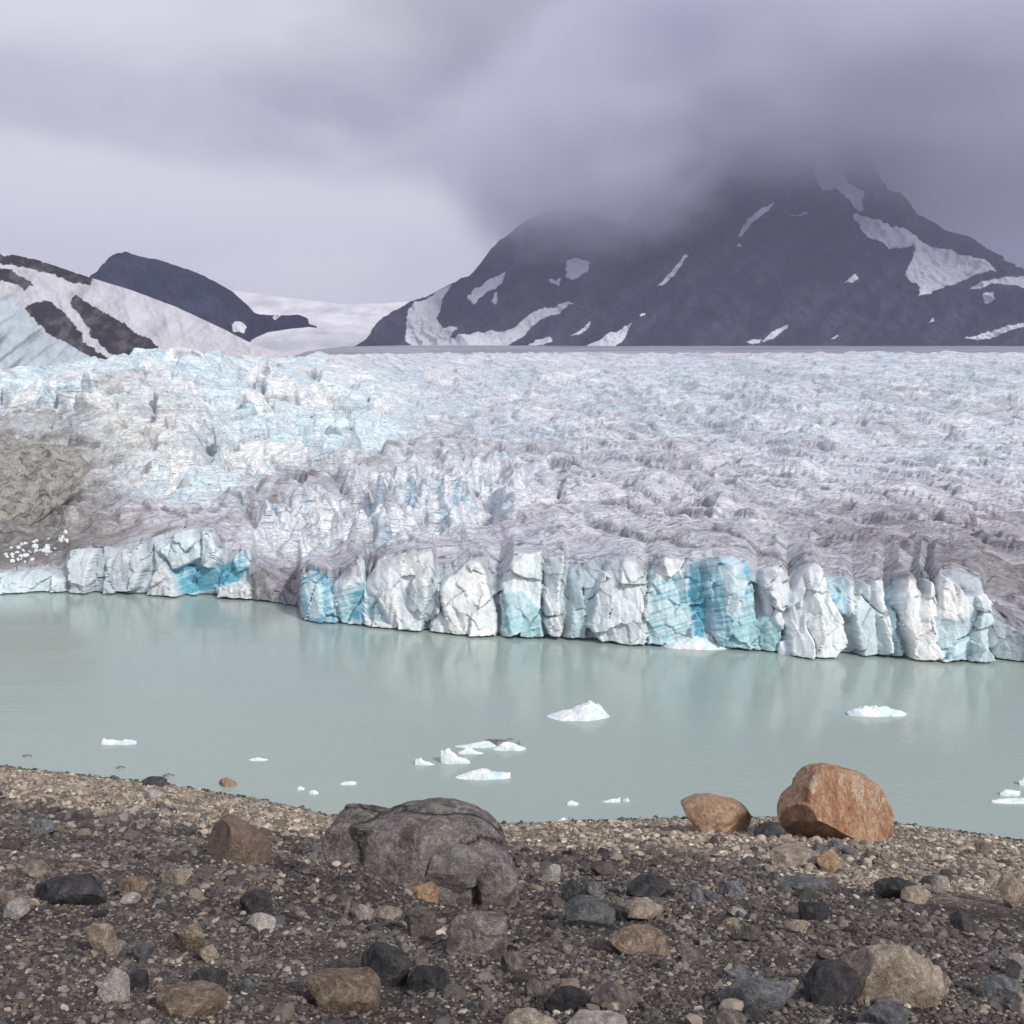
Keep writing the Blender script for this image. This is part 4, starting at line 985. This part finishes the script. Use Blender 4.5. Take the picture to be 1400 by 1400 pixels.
# fallen ice chunks on the dirty slope at the left
VI = [stone_shape(3000 + k, 2, .9, .8) for k in range(5)]
MI = [mesh_from('ice_chunk', v, ICO[2][1], M_floe, True) for v in VI]
for k in range(64):
    t = rng.random(); x = 10 + 88 * t + rng.normal() * 5; y = 764 - 24 * t + rng.normal() * 6
    p = surf_pt(x, y); s = float(rng.uniform(.1, .26))
    o = link('ice_chunk', MI[k % 5]); o.scale = (s, s, s); o.rotation_euler = (rng.uniform(0, 6), rng.uniform(0, 6), rng.uniform(0, 6))
    o.location = (float(p[0]), float(p[1]), float(p[2]) + .15 * s)
    tag(o, 'white block of fallen ice on the dirty slope below the left outcrop', 'ice chunk', 'fallen ice blocks on the left slope')

# ------------------------------------------------------------------ haze and mist
def box(name, lo, hi, mat):
    V = np.array([[x, y, z] for x in (lo[0], hi[0]) for y in (lo[1], hi[1]) for z in (lo[2], hi[2])])
    Fc = [[0,1,3,2],[4,6,7,5],[0,4,5,1],[2,3,7,6],[0,2,6,4],[1,5,7,3]]
    return link(name, mesh_from(name, V, Fc, mat, False))
m = bpy.data.materials.new('haze_air'); m.use_nodes = True; nt = m.node_tree; nt.nodes.clear()
o_ = nt.nodes.new('ShaderNodeOutputMaterial'); pv = nt.nodes.new('ShaderNodeVolumePrincipled')
pv.inputs['Color'].default_value = (.50, .52, .71, 1); pv.inputs['Density'].default_value = .00040; pv.inputs['Anisotropy'].default_value = 0
nt.links.new(pv.outputs[0], o_.inputs['Volume'])
haze = box('haze', (-2600, -250, -8), (2600, 2300, 360), m); tag(haze, kind='stuff')

def mist(name, cx, cy, d, rx, ry, rz, dens, seed, alb):
    m = bpy.data.materials.new('mist'); m.use_nodes = True; nt = m.node_tree; nt.nodes.clear()
    o_ = nt.nodes.new('ShaderNodeOutputMaterial'); pv = nt.nodes.new('ShaderNodeVolumePrincipled')
    pv.inputs['Color'].default_value = (alb, alb, min(1, alb * 1.09), 1); pv.inputs['Anisotropy'].default_value = 0
    tc = nt.nodes.new('ShaderNodeTexCoord')
    ln = nt.nodes.new('ShaderNodeVectorMath'); ln.operation = 'LENGTH'; nt.links.new(tc.outputs['Object'], ln.inputs[0])
    mp = nt.nodes.new('ShaderNodeMapping'); mp.inputs['Location'].default_value = (seed * 3.1, 0, 0); nt.links.new(tc.outputs['Object'], mp.inputs['Vector'])
    n = noise(nt, 2.0, 4, .55, mp.outputs[0])
    f = math_(nt, 'ADD', ln.outputs['Value'], math_(nt, 'MULTIPLY', math_(nt, 'SUBTRACT', n, .5), .75))
    dn = ramp(nt, f, 1.0, .15, 0, dens)
    nt.links.new(dn, pv.inputs['Density']); nt.links.new(pv.outputs[0], o_.inputs['Volume'])
    o = link(name, mesh_from(name, ICO[3][0] * 1.15, ICO[3][1], m, True))
    c = P(cx, cy, d); s = float(px_at(cy, d)); o.location = [float(q) for q in c]; o.scale = (rx * s, ry, rz * s)
    tag(o, kind='stuff'); return o
mist('mist', 1085, 84, 830, 440, 230, 216, .040, 1, .86)
mist('mist', 790, 216, 790, 235, 170, 160, .038, 2, .82)
mist('mist', 1420, 110, 850, 420, 260, 290, .011, 3, .66)
mist('mist', 450, 372, 1080, 210, 60, 62, .010, 5, .99)

# ------------------------------------------------------------------ sky, sun
SUN_EL, SUN_AZ = math.radians(36), math.radians(142)      # azimuth clockwise from +Y: high behind the right shoulder
w = bpy.data.worlds.new('World'); bpy.context.scene.world = w; w.use_nodes = True
nt = w.node_tree; nt.nodes.clear()
out = nt.nodes.new('ShaderNodeOutputWorld')
sky = nt.nodes.new('ShaderNodeTexSky'); sky.sky_type = 'NISHITA'; sky.sun_disc = False
sky.sun_elevation = SUN_EL; sky.sun_rotation = SUN_AZ; sky.air_density = 1; sky.dust_density = 2
b1 = nt.nodes.new('ShaderNodeBackground'); b1.inputs['Strength'].default_value = .1; nt.links.new(sky.outputs[0], b1.inputs['Color'])
tc = nt.nodes.new('ShaderNodeTexCoord'); sx = nt.nodes.new('ShaderNodeSeparateXYZ'); nt.links.new(tc.outputs['Generated'], sx.inputs[0])
x_, y_, z_ = sx.outputs
wv_ = nt.nodes.new('ShaderNodeMapping'); wv_.inputs['Scale'].default_value = (3.0, 3.0, 7.0); nt.links.new(tc.outputs['Generated'], wv_.inputs['Vector'])
n1 = noise(nt, 1.0, 6, .52, wv_.outputs[0], .4)
wv2 = nt.nodes.new('ShaderNodeMapping'); wv2.inputs['Scale'].default_value = (3, 3, 3.5); wv2.inputs['Location'].default_value = (4, 2, 1); nt.links.new(tc.outputs['Generated'], wv2.inputs['Vector'])
n2 = noise(nt, 1.6, 5, .5, wv2.outputs[0], .3)
dn = math_(nt, 'SUBTRACT', n1, .5); dn2 = math_(nt, 'SUBTRACT', n2, .5)
xe = math_(nt, 'ADD', x_, math_(nt, 'MULTIPLY', dn2, .5)); ze = math_(nt, 'ADD', z_, math_(nt, 'MULTIPLY', dn, .16))
left = ramp(nt, xe, .30, -.42)                                   # brighter cloud to the left
low = math_(nt, 'MULTIPLY', ramp(nt, ze, .25, .19), ramp(nt, xe, .13, -.12))      # bright gap under the cloud deck
band = math_(nt, 'MULTIPLY', ramp(nt, ze, .19, .24), ramp(nt, ze, .33, .27))
col = mixc(nt, left, (.135, .133, .195), (.88, .87, .92))
col = mixc(nt, math_(nt, 'MULTIPLY', band, math_(nt, 'ADD', .45, dn2)), col, (.30, .30, .42))
col = mixc(nt, low, col, (.94, .93, .96))
col = mixc(nt, math_(nt, 'MULTIPLY', ramp(nt, n1, .46, .70), math_(nt, 'MULTIPLY', left, .9)), col, (.92, .91, .95))
back = ramp(nt, y_, .2, -.5)
col = mixc(nt, back, col, (.66, .66, .72))
top = ramp(nt, z_, .45, .9)
col = mixc(nt, top, col, (.58, .59, .67))
b2 = nt.nodes.new('ShaderNodeBackground'); b2.inputs['Strength'].default_value = 1.0; nt.links.new(col, b2.inputs['Color'])
mx = nt.nodes.new('ShaderNodeMixShader'); mx.inputs[0].default_value = .93
nt.links.new(b1.outputs[0], mx.inputs[1]); nt.links.new(b2.outputs[0], mx.inputs[2]); nt.links.new(mx.outputs[0], out.inputs['Surface'])

sl = bpy.data.lights.new('sun', 'SUN'); sl.energy = 3.3; sl.angle = math.radians(7); sl.color = (1, .95, .88)
so = bpy.data.objects.new('sun', sl); C.objects.link(so)
dvec = Vector((math.sin(SUN_AZ) * math.cos(SUN_EL), math.cos(SUN_AZ) * math.cos(SUN_EL), math.sin(SUN_EL)))
so.rotation_euler = dvec.to_track_quat('Z', 'Y').to_euler()

# ------------------------------------------------------------------ camera, output
cam = bpy.data.cameras.new('camera'); cam.sensor_width = 36; cam.lens = 36; cam.clip_end = 20000; cam.clip_start = .1
co = bpy.data.objects.new('camera', cam); C.objects.link(co); co.location = (0, 0, H)
co.rotation_euler = (math.pi / 2 - PITCH, 0, 0)
sc = bpy.context.scene; sc.camera = co
sc.view_settings.view_transform = 'Standard'; sc.view_settings.look = 'None'; sc.view_settings.exposure = 0; sc.view_settings.gamma = 1
sc.cycles.use_denoising = True
sc.cycles.max_bounces = 8; sc.cycles.diffuse_bounces = 3; sc.cycles.glossy_bounces = 2; sc.cycles.volume_bounces = 6
sc.cycles.volume_max_steps = 128
